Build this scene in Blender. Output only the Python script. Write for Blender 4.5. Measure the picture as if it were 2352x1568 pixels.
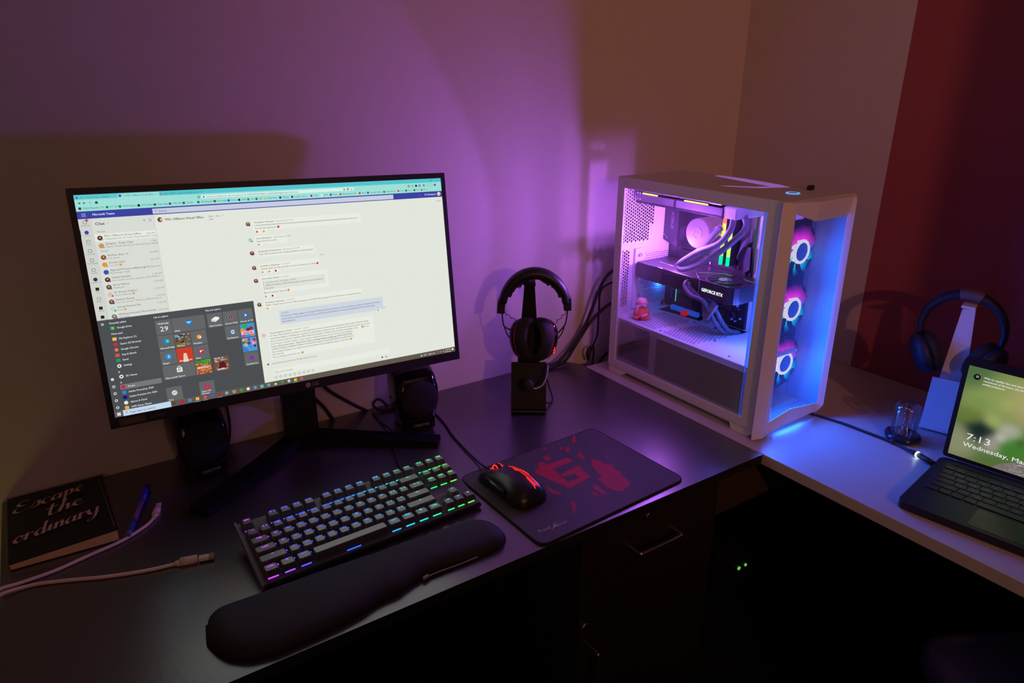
import bpy, bmesh, math, random
from mathutils import Vector, Matrix
random.seed(7)
V = Vector
SC = bpy.context.scene
COL = SC.collection
for o in list(bpy.data.objects):
    bpy.data.objects.remove(o)

# ---------------------------------------------------------------- camera
cam_d = bpy.data.cameras.new('camera')
cam_d.sensor_width = 36.0
cam_d.lens = 1602.0 / 2352.0 * 36.0
cam_d.clip_start = 0.02
cam = bpy.data.objects.new('camera', cam_d)
COL.objects.link(cam)
_yaw, _pit, _rol = 0.9779, 0.3528, 0.0047
_F = V((math.cos(_pit) * math.cos(_yaw), math.cos(_pit) * math.sin(_yaw), -math.sin(_pit)))
_R = V((math.sin(_yaw), -math.cos(_yaw), 0))
_U = _R.cross(_F)
_R2 = _R * math.cos(_rol) + _U * math.sin(_rol)
_U2 = -_R * math.sin(_rol) + _U * math.cos(_rol)
cam.matrix_world = Matrix(((_R2.x, _U2.x, -_F.x, -1.6177), (_R2.y, _U2.y, -_F.y, -1.3066),
                           (_R2.z, _U2.z, -_F.z, 0.6598), (0, 0, 0, 1)))
SC.camera = cam

# ---------------------------------------------------------------- world, exposure
w = bpy.data.worlds.new('night')
SC.world = w
w.use_nodes = True
w.node_tree.nodes['Background'].inputs[0].default_value = (0.42, 0.36, 1.0, 1)
w.node_tree.nodes['Background'].inputs[1].default_value = 0.012
SC.view_settings.view_transform = 'Standard'
SC.view_settings.look = 'None'
SC.view_settings.gamma = 1
SC.view_settings.exposure = 0
SC.view_settings.use_curve_mapping = False


def lamp(name, kind, loc, power, color, size=0.02, target=None, **kw):
    d = bpy.data.lights.new(name, kind)
    d.energy = power
    d.color = color
    if kind == 'AREA':
        d.shape = kw.get('shape', 'DISK')
        d.size = size
        if 'size_y' in kw:
            d.size_y = kw['size_y']
        if 'spread' in kw:
            d.spread = kw['spread']
    else:
        d.shadow_soft_size = size
    if kind == 'SPOT':
        d.spot_size = kw.get('angle', 1.2)
        d.spot_blend = kw.get('blend', 1.0)
    o = bpy.data.objects.new(name, d)
    COL.objects.link(o)
    o.location = loc
    if target is not None:
        o.rotation_euler = (V(target) - V(loc)).to_track_quat('-Z', 'Y').to_euler()
    o.visible_camera = False
    return o


# warm lamp of the room behind the camera; an added unseen blocker past the pale desk cuts it off
lamp('room_lamp', 'SPOT', (-1.317, -2.6, 0.95), 38, (1.0, 0.37, 0.17), 0.02, (-0.12, -0.05, 0.62), angle=1.12, blend=1.0)
lamp('left_wall_fill', 'AREA', (-2.1, -3.1, 1.3), 4.6, (1.0, 0.46, 0.26), 1.3, (-1.5, 0.0, 0.7))  # soft warm fill added to brighten the left of the back wall
lamp('room_ceiling_lamp', 'AREA', (-0.9, -1.5, 1.85), 0.5, (1.0, 0.5, 0.36), 0.9, (-1.2, -1.2, 0))
# violet lamp of a second setup to the right of the frame
lamp('violet_lamp', 'POINT', (-0.07, -1.10, 0.45), 0.11, (0.75, 0.12, 1.0), 0.03)
# green glow at the left end of the desk, low down
lamp('green_floor_lamp', 'POINT', (-1.98, -0.4, -0.25), 0.5, (0.75, 0.8, 0.08), 0.05)
# lights inside the computer case
lamp('pump_light', 'POINT', (-0.448, -0.222, 0.318), 1.9, (0.52, 0.15, 1.0), 0.012)
lamp('chamber_light', 'POINT', (-0.518, -0.31, 0.375), 1.9, (0.42, 0.12, 1.0), 0.012)
lamp('wall_violet_fill', 'AREA', (-0.521, -0.305, 0.37), 1.7, (0.42, 0.13, 1.0), 0.03, (-1.0, -0.06, 0.56))  # extra one-sided lamp added to push violet onto the back wall
lamp('intake_light', 'POINT', (-0.44, -0.455, 0.21), 0.9, (0.06, 0.14, 1.0), 0.02)
lamp('board_edge_light', 'POINT', (-0.385, -0.135, 0.20), 0.04, (0.02, 0.2, 1.0), 0.006)
for _z, _p in ((0.35, 0.95), (0.235, 1.15), (0.12, 1.75)):
    lamp('fan_light', 'AREA', (-0.42, -0.512, _z), _p, (0.008, 0.115, 1.0), 0.09, (-0.42, -1.0, _z - 0.05))
lamp('under_light', 'AREA', (-0.425, -0.5545, 0.010), 0.07, (0.01, 0.11, 1.0), 0.09, (-0.425, -0.62, 0.0), shape='RECTANGLE', size_y=0.006)


# ---------------------------------------------------------------- helpers
def lin(c):
    r = []
    for x in c[:3]:
        x = x / 255.0
        r.append(x / 12.92 if x <= 0.04045 else ((x + 0.055) / 1.055) ** 2.4)
    return (r[0], r[1], r[2], 1.0)


def mat(name, color=(0.5, 0.5, 0.5), rough=0.5, metal=0.0, emit=None, strength=0.0, spec=0.5, noise=0.0, nscale=60.0,
        trans=0.0, bump=0.0, coat=0.0):
    m = bpy.data.materials.new(name)
    m.use_nodes = True
    nt = m.node_tree
    b = nt.nodes['Principled BSDF']
    c = tuple(color[:3]) + (1.0,)
    b.inputs['Base Color'].default_value = c
    b.inputs['Roughness'].default_value = rough
    b.inputs['Metallic'].default_value = metal
    b.inputs['Specular IOR Level'].default_value = spec
    b.inputs['Transmission Weight'].default_value = trans
    b.inputs['Coat Weight'].default_value = coat
    if emit:
        b.inputs['Emission Color'].default_value = tuple(emit[:3]) + (1.0,)
        b.inputs['Emission Strength'].default_value = strength
    if noise > 0 or bump > 0:
        tc = nt.nodes.new('ShaderNodeTexCoord')
        n = nt.nodes.new('ShaderNodeTexNoise')
        n.inputs['Scale'].default_value = nscale
        n.inputs['Detail'].default_value = 3
        nt.links.new(tc.outputs['Object'], n.inputs['Vector'])
        if noise > 0:
            mx = nt.nodes.new('ShaderNodeMix')
            mx.data_type = 'RGBA'
            mx.inputs['A'].default_value = tuple(x * (1 - noise) for x in c[:3]) + (1,)
            mx.inputs['B'].default_value = tuple(min(1, x * (1 + noise)) for x in c[:3]) + (1,)
            nt.links.new(n.outputs['Fac'], mx.inputs['Factor'])
            nt.links.new(mx.outputs['Result'], b.inputs['Base Color'])
        if bump > 0:
            bp = nt.nodes.new('ShaderNodeBump')
            bp.inputs['Strength'].default_value = bump
            bp.inputs['Distance'].default_value = 0.002
            nt.links.new(n.outputs['Fac'], bp.inputs['Height'])
            nt.links.new(bp.outputs['Normal'], b.inputs['Normal'])
    return m


def glow(name, color, strength):
    m = bpy.data.materials.new(name)
    m.use_nodes = True
    nt = m.node_tree
    nt.nodes.clear()
    e = nt.nodes.new('ShaderNodeEmission')
    e.inputs[0].default_value = tuple(color[:3]) + (1,)
    e.inputs[1].default_value = strength
    o = nt.nodes.new('ShaderNodeOutputMaterial')
    nt.links.new(e.outputs[0], o.inputs[0])
    return m


def attr_glow(name, strength):
    m = bpy.data.materials.new(name)
    m.use_nodes = True
    nt = m.node_tree
    nt.nodes.clear()
    a = nt.nodes.new('ShaderNodeAttribute')
    a.attribute_name = 'Col'
    e = nt.nodes.new('ShaderNodeEmission')
    e.inputs[1].default_value = strength
    o = nt.nodes.new('ShaderNodeOutputMaterial')
    nt.links.new(a.outputs['Color'], e.inputs[0])
    nt.links.new(e.outputs[0], o.inputs[0])
    return m


_tc = {}


def text_geo(s):
    if s in _tc:
        return _tc[s]
    cu = bpy.data.curves.new('t', 'FONT')
    cu.body = s
    cu.size = 1.0
    cu.resolution_u = 2
    o = bpy.data.objects.new('t', cu)
    me = bpy.data.meshes.new_from_object(o)
    vs = [(v.co.x, v.co.y) for v in me.vertices]
    fs = [tuple(p.vertices) for p in me.polygons]
    bpy.data.objects.remove(o)
    bpy.data.meshes.remove(me)
    bpy.data.curves.remove(cu)
    _tc[s] = (vs, fs)
    return vs, fs


def frame(o, x, y):
    x = V(x).normalized()
    y = V(y)
    z = x.cross(y).normalized()
    y = z.cross(x)
    return Matrix(((x.x, y.x, z.x, o[0]), (x.y, y.y, z.y, o[1]), (x.z, y.z, z.z, o[2]), (0, 0, 0, 1)))


def catmull(pts, n=8):
    pts = [V(p) for p in pts]
    if len(pts) < 3:
        return pts
    P = [pts[0] * 2 - pts[1]] + pts + [pts[-1] * 2 - pts[-2]]
    out = []
    for i in range(1, len(P) - 2):
        for k in range(n):
            t = k / n
            a, b, c, d = P[i - 1], P[i], P[i + 1], P[i + 2]
            out.append(0.5 * ((2 * b) + (c - a) * t + (2 * a - 5 * b + 4 * c - d) * t * t + (3 * b - a - 3 * c + d) * t ** 3))
    out.append(pts[-1])
    return out


def rrect(w, h, r, n=5):
    r = min(r, w / 2 - 1e-5, h / 2 - 1e-5)
    out = []
    for cx, cy, a0 in ((w / 2 - r, h / 2 - r, 0), (-w / 2 + r, h / 2 - r, 90), (-w / 2 + r, -h / 2 + r, 180), (w / 2 - r, -h / 2 + r, 270)):
        for k in range(n + 1):
            a = math.radians(a0 + 90 * k / n)
            out.append((cx + r * math.cos(a), cy + r * math.sin(a)))
    return out


def circ(r, n=24, cx=0, cy=0, ry=None):
    return [(cx + r * math.cos(2 * math.pi * k / n), cy + (ry or r) * math.sin(2 * math.pi * k / n)) for k in range(n)]


class MB:
    def __init__(s):
        s.bm = bmesh.new()
        s.mi = 0
        s.col = None
        s.cl = None
        s.M = Matrix.Identity(4)

    def usecol(s):
        s.cl = s.bm.loops.layers.float_color.new('Col')
        return s

    def add(s, vs, fs, sm=False):
        vv = [s.bm.verts.new(s.M @ V(v)) for v in vs]
        out = []
        for f in fs:
            try:
                F = s.bm.faces.new([vv[i] for i in f])
            except ValueError:
                continue
            F.material_index = s.mi
            F.smooth = sm
            if s.cl is not None and s.col is not None:
                for l in F.loops:
                    l[s.cl] = tuple(s.col[:3]) + (1,)
            out.append(F)
        return vv, out

    def box(s, c, d, R=None, bev=0.0, seg=2):
        x, y, z = d[0] / 2, d[1] / 2, d[2] / 2
        R = R or Matrix.Identity(4)
        vs = [V(c) + (R @ V((a * x, b * y, e * z))) for a in (-1, 1) for b in (-1, 1) for e in (-1, 1)]
        fs = [(0, 1, 3, 2), (4, 6, 7, 5), (0, 4, 5, 1), (2, 3, 7, 6), (0, 2, 6, 4), (1, 5, 7, 3)]
        vv, ff = s.add(vs, fs)
        if bev > 0:
            es = list({e for f in ff for e in f.edges})
            bmesh.ops.bevel(s.bm, geom=es, offset=min(bev, min(d) * .49), segments=seg, profile=0.5, affect='EDGES')
        return s

    def bb(s, a, b, bev=0.0, seg=2):
        return s.box([(a[i] + b[i]) / 2 for i in range(3)], [abs(b[i] - a[i]) for i in range(3)], bev=bev, seg=seg)

    def prism(s, pts, F, z0, z1, sm=False, bev=0.0):
        n = len(pts)
        vs = [F @ V((p[0], p[1], z0)) for p in pts] + [F @ V((p[0], p[1], z1)) for p in pts]
        fs = [tuple(range(n - 1, -1, -1)), tuple(range(n, 2 * n))]
        fs += [(i, (i + 1) % n, n + (i + 1) % n, n + i) for i in range(n)]
        vv, ff = s.add(vs, fs)
        if sm:
            for f in ff[2:]:
                f.smooth = True
        if bev > 0:
            es = [e for e in ff[1].edges] + [e for e in ff[0].edges]
            bmesh.ops.bevel(s.bm, geom=list(set(es)), offset=bev, segments=2, profile=0.5, affect='EDGES')
        return s

    def loft(s, rings, sm=True, cap=True, close=True):
        n = len(rings[0])
        vs = [p for r in rings for p in r]
        fs = []
        for i in range(len(rings) - 1):
            for k in range(n if close else n - 1):
                a, b = i * n + k, i * n + (k + 1) % n
                fs.append((a, b, b + n, a + n))
        if cap:
            fs.append(tuple(range(n - 1, -1, -1)))
            fs.append(tuple(range((len(rings) - 1) * n, len(rings) * n)))
        s.add(vs, fs, sm)
        return s

    def tube(s, pts, r, seg=8, n=6, smooth=True):
        P = catmull(pts, n) if smooth else [V(p) for p in pts]
        rr = r if isinstance(r, (list, tuple)) else None
        up = V((0, 0, 1))
        t0 = (P[1] - P[0]).normalized()
        if abs(t0.dot(up)) > 0.9:
            up = V((1, 0, 0))
        nx = t0.cross(up).normalized()
        rings = []
        for i, p in enumerate(P):
            t = (P[min(i + 1, len(P) - 1)] - P[max(i - 1, 0)]).normalized()
            nx = (nx - t * nx.dot(t)).normalized()
            ny = t.cross(nx)
            rad = r if rr is None else rr[0] + (rr[1] - rr[0]) * i / (len(P) - 1)
            rings.append([p + nx * (rad * math.cos(2 * math.pi * k / seg)) + ny * (rad * math.sin(2 * math.pi * k / seg)) for k in range(seg)])
        return s.loft(rings)

    def cyl(s, a, b, r0, r1=None, seg=20):
        r1 = r0 if r1 is None else r1
        a, b = V(a), V(b)
        t = (b - a).normalized()
        up = V((0, 0, 1)) if abs(t.z) < 0.9 else V((1, 0, 0))
        nx = t.cross(up).normalized()
        ny = t.cross(nx)
        rings = [[p + nx * (r * math.cos(2 * math.pi * k / seg)) + ny * (r * math.sin(2 * math.pi * k / seg)) for k in range(seg)] for p, r in ((a, r0), (b, r1))]
        n = seg
        vs = rings[0] + rings[1]
        fs = [(k, (k + 1) % n, n + (k + 1) % n, n + k) for k in range(n)]
        vv, ff = s.add(vs, fs + [tuple(range(n - 1, -1, -1)), tuple(range(n, 2 * n))])
        for f in ff[:n]:
            f.smooth = True
        return s

    def lathe(s, prof, F, seg=28, cap=True):
        rings = [[F @ V((max(r, 1e-5) * math.cos(2 * math.pi * k / seg), max(r, 1e-5) * math.sin(2 * math.pi * k / seg), z)) for k in range(seg)] for r, z in prof]
        return s.loft(rings, cap=cap)

    def ring(s, F, R, r, seg=36, sub=10, a0=0.0, a1=2 * math.pi, ry=None, rz=None):
        full = abs(a1 - a0 - 2 * math.pi) < 1e-6
        rings = []
        m = seg if full else seg + 1
        for i in range(m):
            a = a0 + (a1 - a0) * i / seg
            rings.append([F @ V(((R + r * math.cos(b)) * math.cos(a), ((ry or R) + r * math.cos(b)) * math.sin(a), (rz or r) * math.sin(b))) for b in [2 * math.pi * k / sub for k in range(sub)]])
        if full:
            rings.append(rings[0])
            return s.loft(rings, cap=False)
        return s.loft(rings)

    def ell(s, c, rad, R=None, u=18, v=12):
        R = R or Matrix.Identity(4)
        rings = []
        for i in range(v + 1):
            a = math.pi * i / v - math.pi / 2
            rings.append([V(c) + (R @ V((rad[0] * max(math.cos(a), 1e-4) * math.cos(2 * math.pi * k / u), rad[1] * max(math.cos(a), 1e-4) * math.sin(2 * math.pi * k / u), rad[2] * math.sin(a)))) for k in range(u)])
        return s.loft(rings)

    def text(s, t, F, size, w=None, align='L', z=0.0, shear=0.0, bold=0.0):
        vs, fs = text_geo(t)
        if not vs:
            return s
        x1 = max(v[0] for v in vs)
        sx = size if w is None else w / x1
        off = {'L': 0, 'C': -x1 * sx / 2, 'R': -x1 * sx}[align]
        reps = [(0, 0)] if not bold else [(0, 0), (bold, 0), (bold / 2, bold / 2)]
        for i, (bx, by) in enumerate(reps):
            s.add([F @ V((v[0] * sx + off + v[1] * size * shear + bx, v[1] * size + by, z + i * 2e-5)) for v in vs], fs)
        return s

    def build(s, name, m, parent=None, local=False, solid=0.0):
        me = bpy.data.meshes.new(name)
        bmesh.ops.remove_doubles(s.bm, verts=s.bm.verts, dist=1e-6) if s.cl is None and len(s.bm.verts) < 60000 and not local else None
        bmesh.ops.recalc_face_normals(s.bm, faces=s.bm.faces)
        if parent is not None and not local:
            Mi = wm(parent).inverted()
            s.bm.transform(Mi)
        s.bm.to_mesh(me)
        s.bm.free()
        for mm in (m if isinstance(m, (list, tuple)) else [m]):
            me.materials.append(mm)
        o = bpy.data.objects.new(name, me)
        COL.objects.link(o)
        if parent is not None:
            o.parent = parent
        if solid:
            md = o.modifiers.new('solid', 'SOLIDIFY')
            md.thickness = solid
        return o


def wm(o):
    M = Matrix.LocRotScale(o.location, o.rotation_euler, o.scale)
    return wm(o.parent) @ M if o.parent else M


def tag(o, label=None, cat=None, group=None, kind=None):
    if label:
        o['label'] = label
    if cat:
        o['category'] = cat
    if group:
        o['group'] = group
    if kind:
        o['kind'] = kind
    return o


def empty(name, loc, rz=0.0, label=None, cat=None, group=None, rx=0.0):
    o = bpy.data.objects.new(name, None)
    o.empty_display_size = 0.02
    o.location = loc
    o.rotation_euler = (rx, 0, rz)
    COL.objects.link(o)
    return tag(o, label, cat, group)


def dup(o, loc, rz):
    c = o.copy()
    COL.objects.link(c)
    c.location = loc
    c.rotation_euler = (0, 0, rz)
    for ch in list(o.children):
        d = ch.copy()
        COL.objects.link(d)
        d.parent = c
        for g in list(ch.children):
            e = g.copy()
            COL.objects.link(e)
            e.parent = d
    return c


WM = Matrix.Identity(4)


def XZ(y, flip=False):      # frame whose x = +X, y = +Z, z = -Y (faces the -Y side)
    return Matrix(((1, 0, 0, 0), (0, 0, -1, y), (0, 1, 0, 0), (0, 0, 0, 1)))


def YZ(x):      # frame with local x = -Y, local y = +Z, faces -X
    return Matrix(((0, 0, -1, x), (-1, 0, 0, 0), (0, 1, 0, 0), (0, 0, 0, 1)))


# ---------------------------------------------------------------- materials
M = {}
M['black'] = mat('black_plastic', (0.012, 0.012, 0.013), 0.45)
M['stand_black'] = mat('stand_black', (0.004, 0.004, 0.005), 0.6, spec=.3)
M['black_soft'] = mat('black_rubber', (0.014, 0.014, 0.014), 0.75, noise=.25, nscale=300)
M['gloss'] = mat('black_gloss', (0.008, 0.008, 0.009), 0.12)
M['white_metal'] = mat('white_painted_steel', (0.72, 0.72, 0.75), 0.42)
M['white_plastic'] = mat('white_plastic', (0.75, 0.75, 0.76), 0.4)
M['grey'] = mat('grey_plastic', (0.16, 0.16, 0.17), 0.4)
M['steel'] = mat('brushed_steel', (0.55, 0.5, 0.42), 0.3, 1.0)
M['cable'] = mat('black_cable', (0.012, 0.011, 0.012), 0.55)
M['led_white'] = glow('white_led', (0.75, 0.95, 1.0), 3.0)
M['led_red'] = glow('red_led', (1.0, 0.02, 0.012), 2.2)
M['led_green'] = glow('green_led', (0.25, 0.9, 0.1), 0.6)
M['led_blue'] = glow('blue_led', (0.05, 0.35, 1.0), 1.2)
M['led_cyan'] = glow('cyan_led', (0.1, 0.7, 0.8), 0.8)
M['led_yellow'] = glow('yellow_led', (1.0, 0.75, 0.25), 2.0)

# ================================================================ SETTING
FZ = -0.75


def wall_mat(name, color, red=None, split=None):
    m = mat(name, color, 0.85, noise=0.04, nscale=40, bump=0.15)
    if red:
        nt = m.node_tree
        b = nt.nodes['Principled BSDF']
        src = b.inputs['Base Color'].links[0].from_socket
        g = nt.nodes.new('ShaderNodeNewGeometry')
        sp = nt.nodes.new('ShaderNodeSeparateXYZ')
        nt.links.new(g.outputs['Position'], sp.inputs[0])
        ma = nt.nodes.new('ShaderNodeMath')
        ma.operation = 'LESS_THAN'
        ma.inputs[1].default_value = split
        nt.links.new(sp.outputs['Y'], ma.inputs[0])
        mx = nt.nodes.new('ShaderNodeMix')
        mx.data_type = 'RGBA'
        mx.inputs['B'].default_value = red + (1,)
        nt.links.new(src, mx.inputs['A'])
        nt.links.new(ma.outputs[0], mx.inputs['Factor'])
        nt.links.new(mx.outputs['Result'], b.inputs['Base Color'])
    return m


M['wall'] = wall_mat('cream_wall_paint', (0.62, 0.56, 0.54))
M['wall_red'] = wall_mat('cream_and_red_wall_paint', (0.62, 0.56, 0.54), (0.37, 0.085, 0.10), -0.4321)
M['floor'] = mat('dark_floor', (0.012, 0.009, 0.008), 0.7, noise=.2, nscale=10)


def struct(name, a, b, m):
    q = MB()
    q.bb(a, b)
    return tag(q.build(name, m), kind='structure')


struct('wall_back', (-3.6, 0.0, FZ), (0.12, 0.12, 1.95), M['wall'])
struct('wall_right', (0.0, -3.4, FZ), (0.12, 0.0, 1.95), M['wall_red'])
struct('wall_left', (-3.72, -3.4, FZ), (-3.6, 0.12, 1.95), M['wall'])
struct('floor', (-3.72, -3.4, FZ - 0.1), (0.12, 0.12, FZ), M['floor'])
struct('ceiling', (-3.72, -3.4, 1.95), (0.12, 0.12, 2.05), M['wall'])

# ---------------------------------------------------------------- unseen blocker added right of the frame to shade the red wall
M['wood_dark'] = mat('dark_wood', (0.05, 0.03, 0.022), 0.45, noise=.25, nscale=14)
wr = empty('light_blocker', (-0.325, -1.91, FZ), label='unseen tall dark wooden cupboard added past the pale desk to block light', cat='light_blocker')
q = MB(); q.bb((-0.65, -2.25, FZ), (-0.002, -1.577, 1.35)); q.build('body', M['wood_dark'], wr)
for ys in (-2.24, -1.910):
    q = MB(); q.bb((-0.668, ys, FZ + .04), (-0.6505, ys + .325, 1.33), bev=.002); d = q.build('door', M['wood_dark'], wr)
    q = MB(); yy = -1.935 if ys < -2 else -1.885
    q.cyl((-.685, yy, .1), (-.685, yy, .3), .005, seg=10); q.cyl((-.685, yy, .11), (-.667, yy, .11), .004, seg=8); q.cyl((-.685, yy, .29), (-.667, yy, .29), .004, seg=8)
    q.build('handle', M['steel'], d)

# ---------------------------------------------------------------- desks
M['desk_dark'] = mat('dark_laminate', (0.030, 0.025, 0.028), 0.30, spec=1.0, noise=.10, nscale=120, bump=0.06)
M['desk_dark'].node_tree.nodes['Principled BSDF'].inputs['IOR'].default_value = 1.9
M['desk_edge'] = mat('dark_edge_band', (0.012, 0.010, 0.010), 0.5)
M['desk_pale'] = mat('pale_laminate', (0.52, 0.48, 0.46), 0.38, noise=.03, nscale=30)
M['cabinet'] = mat('dark_cabinet_laminate', (0.018, 0.013, 0.011), 0.45, noise=.2, nscale=20)

dk = empty('dark_desk', (-1.165, -0.3, FZ), label='dark laminate desk with a drawer cabinet, holding the monitor and keyboard', cat='desk')
pts = [(-1.765, -0.6), (-0.5645, -0.6)]
for k in range(9):
    a = math.radians(k * 90 / 8)
    pts.append((-0.5645 - 0.065 + 0.065 * math.cos(a), -0.002 - 0.065 + 0.065 * math.sin(a)))
pts.append((-1.765, -0.002))
q = MB(); q.prism(pts, WM, -0.018, 0.0)
q.bm.normal_update()
for f in q.bm.faces:
    if abs(f.normal.z) < 0.5:
        f.material_index = 1
q.build('desk_top', [M['desk_dark'], M['desk_edge']], dk)
q = MB(); q.bb((-1.75, -0.58, FZ), (-1.732, -0.02, -0.018)); q.build('side_panel', M['cabinet'], dk)
q = MB(); q.bb((-1.0, -0.575, FZ + .03), (-0.67, -0.03, -0.019)); q.build('cabinet_body', M['cabinet'], dk)
q = MB(); q.bb((-1.732, -0.05, FZ), (-1.0, -0.034, -0.018)); q.build('back_panel', mat('shade_back_board', (.003, .002, .002), .8, spec=.1), dk)  # near-black colour puts the shade of the knee space into the board
q = MB(); q.bb((-0.67, -0.575, -0.118), (-0.43, -0.56, -0.0225)); q.build('apron', mat('brown_apron', (.045, .032, .026), .5), dk)
q = MB(); q.bb((-0.998, -0.592, -0.135), (-0.672, -0.576, -0.021), bev=.0015); dr = q.build('drawer', M['cabinet'], dk)
q = MB()
q.tube([(-0.889, -0.59, -0.082), (-0.889, -0.612, -0.082), (-0.878, -0.617, -0.082), (-0.80, -0.617, -0.082), (-0.789, -0.612, -0.082), (-0.789, -0.59, -0.082)], 0.0035, seg=8)
q.build('handle', M['steel'], dr)
q = MB(); q.cyl((-0.852, -0.591, -0.033), (-0.852, -0.597, -0.033), 0.009); q.mi = 0; q.box((-.852, -.5975, -.033), (.0015, .001, .008)); q.build('lock', M['steel'], dr)
q = MB(); q.bb((-0.998, -0.592, FZ + .04), (-0.672, -0.576, -0.138), bev=.0015); dr = q.build('cabinet_door', M['cabinet'], dk)
q = MB()
q.tube([(-0.972, -0.59, -0.252), (-0.972, -0.612, -0.252), (-0.972, -0.617, -0.262), (-0.972, -0.617, -0.342), (-0.972, -0.612, -0.352), (-0.972, -0.59, -0.352)], 0.0035, seg=8)
q.build('handle', M['steel'], dr)
q = MB(); q.cyl((-0.985, -0.591, -0.205), (-0.985, -0.597, -0.205), 0.009); q.build('lock', M['steel'], dr)

pd = empty('pale_desk', (-0.28, -0.81, FZ), label='pale cream laminate desk carrying the white computer and the laptop', cat='desk')
q = MB(); q.bb((-0.5624, -1.565, -0.022), (-0.002, -0.0713, 0.0), bev=.0008, seg=1); q.build('desk_top', M['desk_pale'], pd)
for y in (-1.56, -0.10):
    q = MB(); q.bb((-0.545, y, FZ), (-0.02, y + .018, -0.022)); q.build('side_panel', mat('shade_side_board', (.006, .005, .005), .8, spec=.1), pd)  # under-desk shade put into the side board colour
q = MB(); q.bb((-0.05, -1.54, FZ), (-0.034, -0.10, -0.022)); q.build('back_panel', mat('shade_back_board', (.004, .003, .003), .8, spec=.1), pd)  # darkness below the desk painted into the back board

# ================================================================ MONITOR
def basis(yaw, tilt, roll):
    n = V((math.cos(yaw) * math.cos(tilt), math.sin(yaw) * math.cos(tilt), math.sin(tilt)))
    x = V((0, 0, 1)).cross(n).normalized()
    u = n.cross(x)
    return math.cos(roll) * x + math.sin(roll) * u, -math.sin(roll) * x + math.cos(roll) * u, n


mx_, mu_, mn_ = basis(math.radians(-90.2156), 0.1647, -0.0241)
mc_ = V((-1.2816, -0.1386, 0.3344))
MF = frame(mc_, mx_, mu_)
mon = empty('computer_monitor', (-1.28, -0.10, 0.0), label='wide black computer monitor showing a chat window and start menu', cat='monitor')
q = MB()
q.M = MF
q.prism([(a, b - .0035) for a, b in rrect(0.6135, 0.3625, 0.004)], WM, -0.014, -0.0005, bev=0)
q.prism([(a, b) for a, b in rrect(0.50, 0.26, 0.03)], WM, -0.034, -0.014)
q.build('housing', M['black'], mon)
q = MB(); q.M = MF
for a, b, c, d in ((-.3067, -.2985, -.1848, .1777), (.2985, .3067, -.1848, .1777), (-.2985, .2985, .168, .1777), (-.2985, .2985, -.1848, -.168)):
    q.bb((a, b and c, -.0004), (b, d, .0018)) if False else q.box(((a + b) / 2, (c + d) / 2, .0007), (b - a, d - c, .0022))
bz = q.build('bezel', M['black'], mon)

# ---- the picture on the display, laid out in its own 1920 x 1080 grid
PXM = 0.597 / 1920.0


class Screen:
    def __init__(s, F, W, H, w):
        s.q = MB().usecol()
        s.k = w / W
        s.F = F
        s.W = W
        s.H = H

    def P(s, x, y):
        return ((x - s.W / 2) * s.k, (s.H / 2 - y) * s.k * (0.336 / 0.3358 if s.W == 1920 else 1))

    def poly(s, pts, c, l=1):
        s.q.col = lin(c)
        n = len(pts)
        s.q.add([s.F @ V((*s.P(x, y), l * 7e-5)) for x, y in pts], [tuple(range(n))])

    def rect(s, a, b, c, d, col, l=1):
        s.poly([(a, d), (c, d), (c, b), (a, b)], col, l)

    def rr(s, a, b, c, d, r, col, l=1):
        s.poly([((a + c) / 2 + x, (b + d) / 2 + y) for x, y in rrect(c - a, d - b, r, 3)], col, l)

    def circ(s, x, y, r, col, l=2, n=14):
        s.poly([(x + p[0], y + p[1]) for p in circ(r, n)], col, l)

    def text(s, x, y, t, col, size=13, w=None, l=3, align='L', bold=0.0):
        s.q.col = lin(col)
        X, Y = s.P(x, y)
        F = s.F @ Matrix.Translation((X, Y - size * 0.33 * s.k, 0))
        if w is None:
            vs, _ = text_geo(t)
            w = max(v[0] for v in vs) * size * 0.93 if vs else 1
        s.q.text(t, F, size * 1.0 * s.k, w=w * s.k, align=align, z=l * 7e-5, bold=bold * s.k)


S = Screen(MF @ Matrix.Translation((0, 0, 0.0001)), 1920, 1080, 0.597)
BG = (226, 230, 220)
S.rect(0, 0, 1920, 1080, BG, 0)
# title bar, address bar, bookmarks
S.rect(0, 0, 1920, 22, (84, 196, 205), 1)
S.rect(180, 3, 361, 22, (158, 224, 220), 2)
S.rect(2, 5, 178, 22, (100, 200, 205), 2)
S.rect(0, 22, 1920, 76, (158, 224, 216), 1)
S.circ(12, 13, 5, (40, 110, 210), 3)
S.text(24, 13, 'Mail - Tanveer Singh - Outlook', (60, 120, 130), 10, 120)
S.rr(184, 7, 196, 18, 2, (70, 80, 180), 3)
S.text(204, 13, '(1) PSG- Offshore Virtual Office |', (50, 70, 90), 11, 136)
S.text(350, 13, 'x', (40, 50, 60), 11)
S.circ(370, 13, 4, (190, 90, 90), 3)
S.text(382, 13, 'Inbox (2,405) - tanveer.singh@gmail.com', (60, 120, 130), 10, 160)
S.text(552, 13, '+', (20, 60, 70), 14)
S.poly([(22, 33), (22, 43), (12, 38)], (50, 90, 95), 3)
S.poly([(34, 33), (34, 43), (44, 38)], (50, 90, 95), 3)
S.text(58, 38, 'C', (40, 70, 80), 13)
S.poly([(82, 44), (82, 37), (88, 31), (94, 37), (94, 44)], (40, 70, 80), 3)
S.rect(534, 32, 544, 44, (60, 90, 100), 3); S.rect(536, 34, 542, 42, (158, 224, 216), 4)
S.rect(552, 29, 1362, 46, (216, 240, 235), 2)
S.rect(560, 34, 566, 42, (60, 80, 80), 3)
S.text(575, 38, 'teams.microsoft.com/_#/conversations/19:10d60e9902254f58a71a5a8226d4969@thread.v2?ctx=chat', (70, 90, 90), 11, 470)
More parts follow.
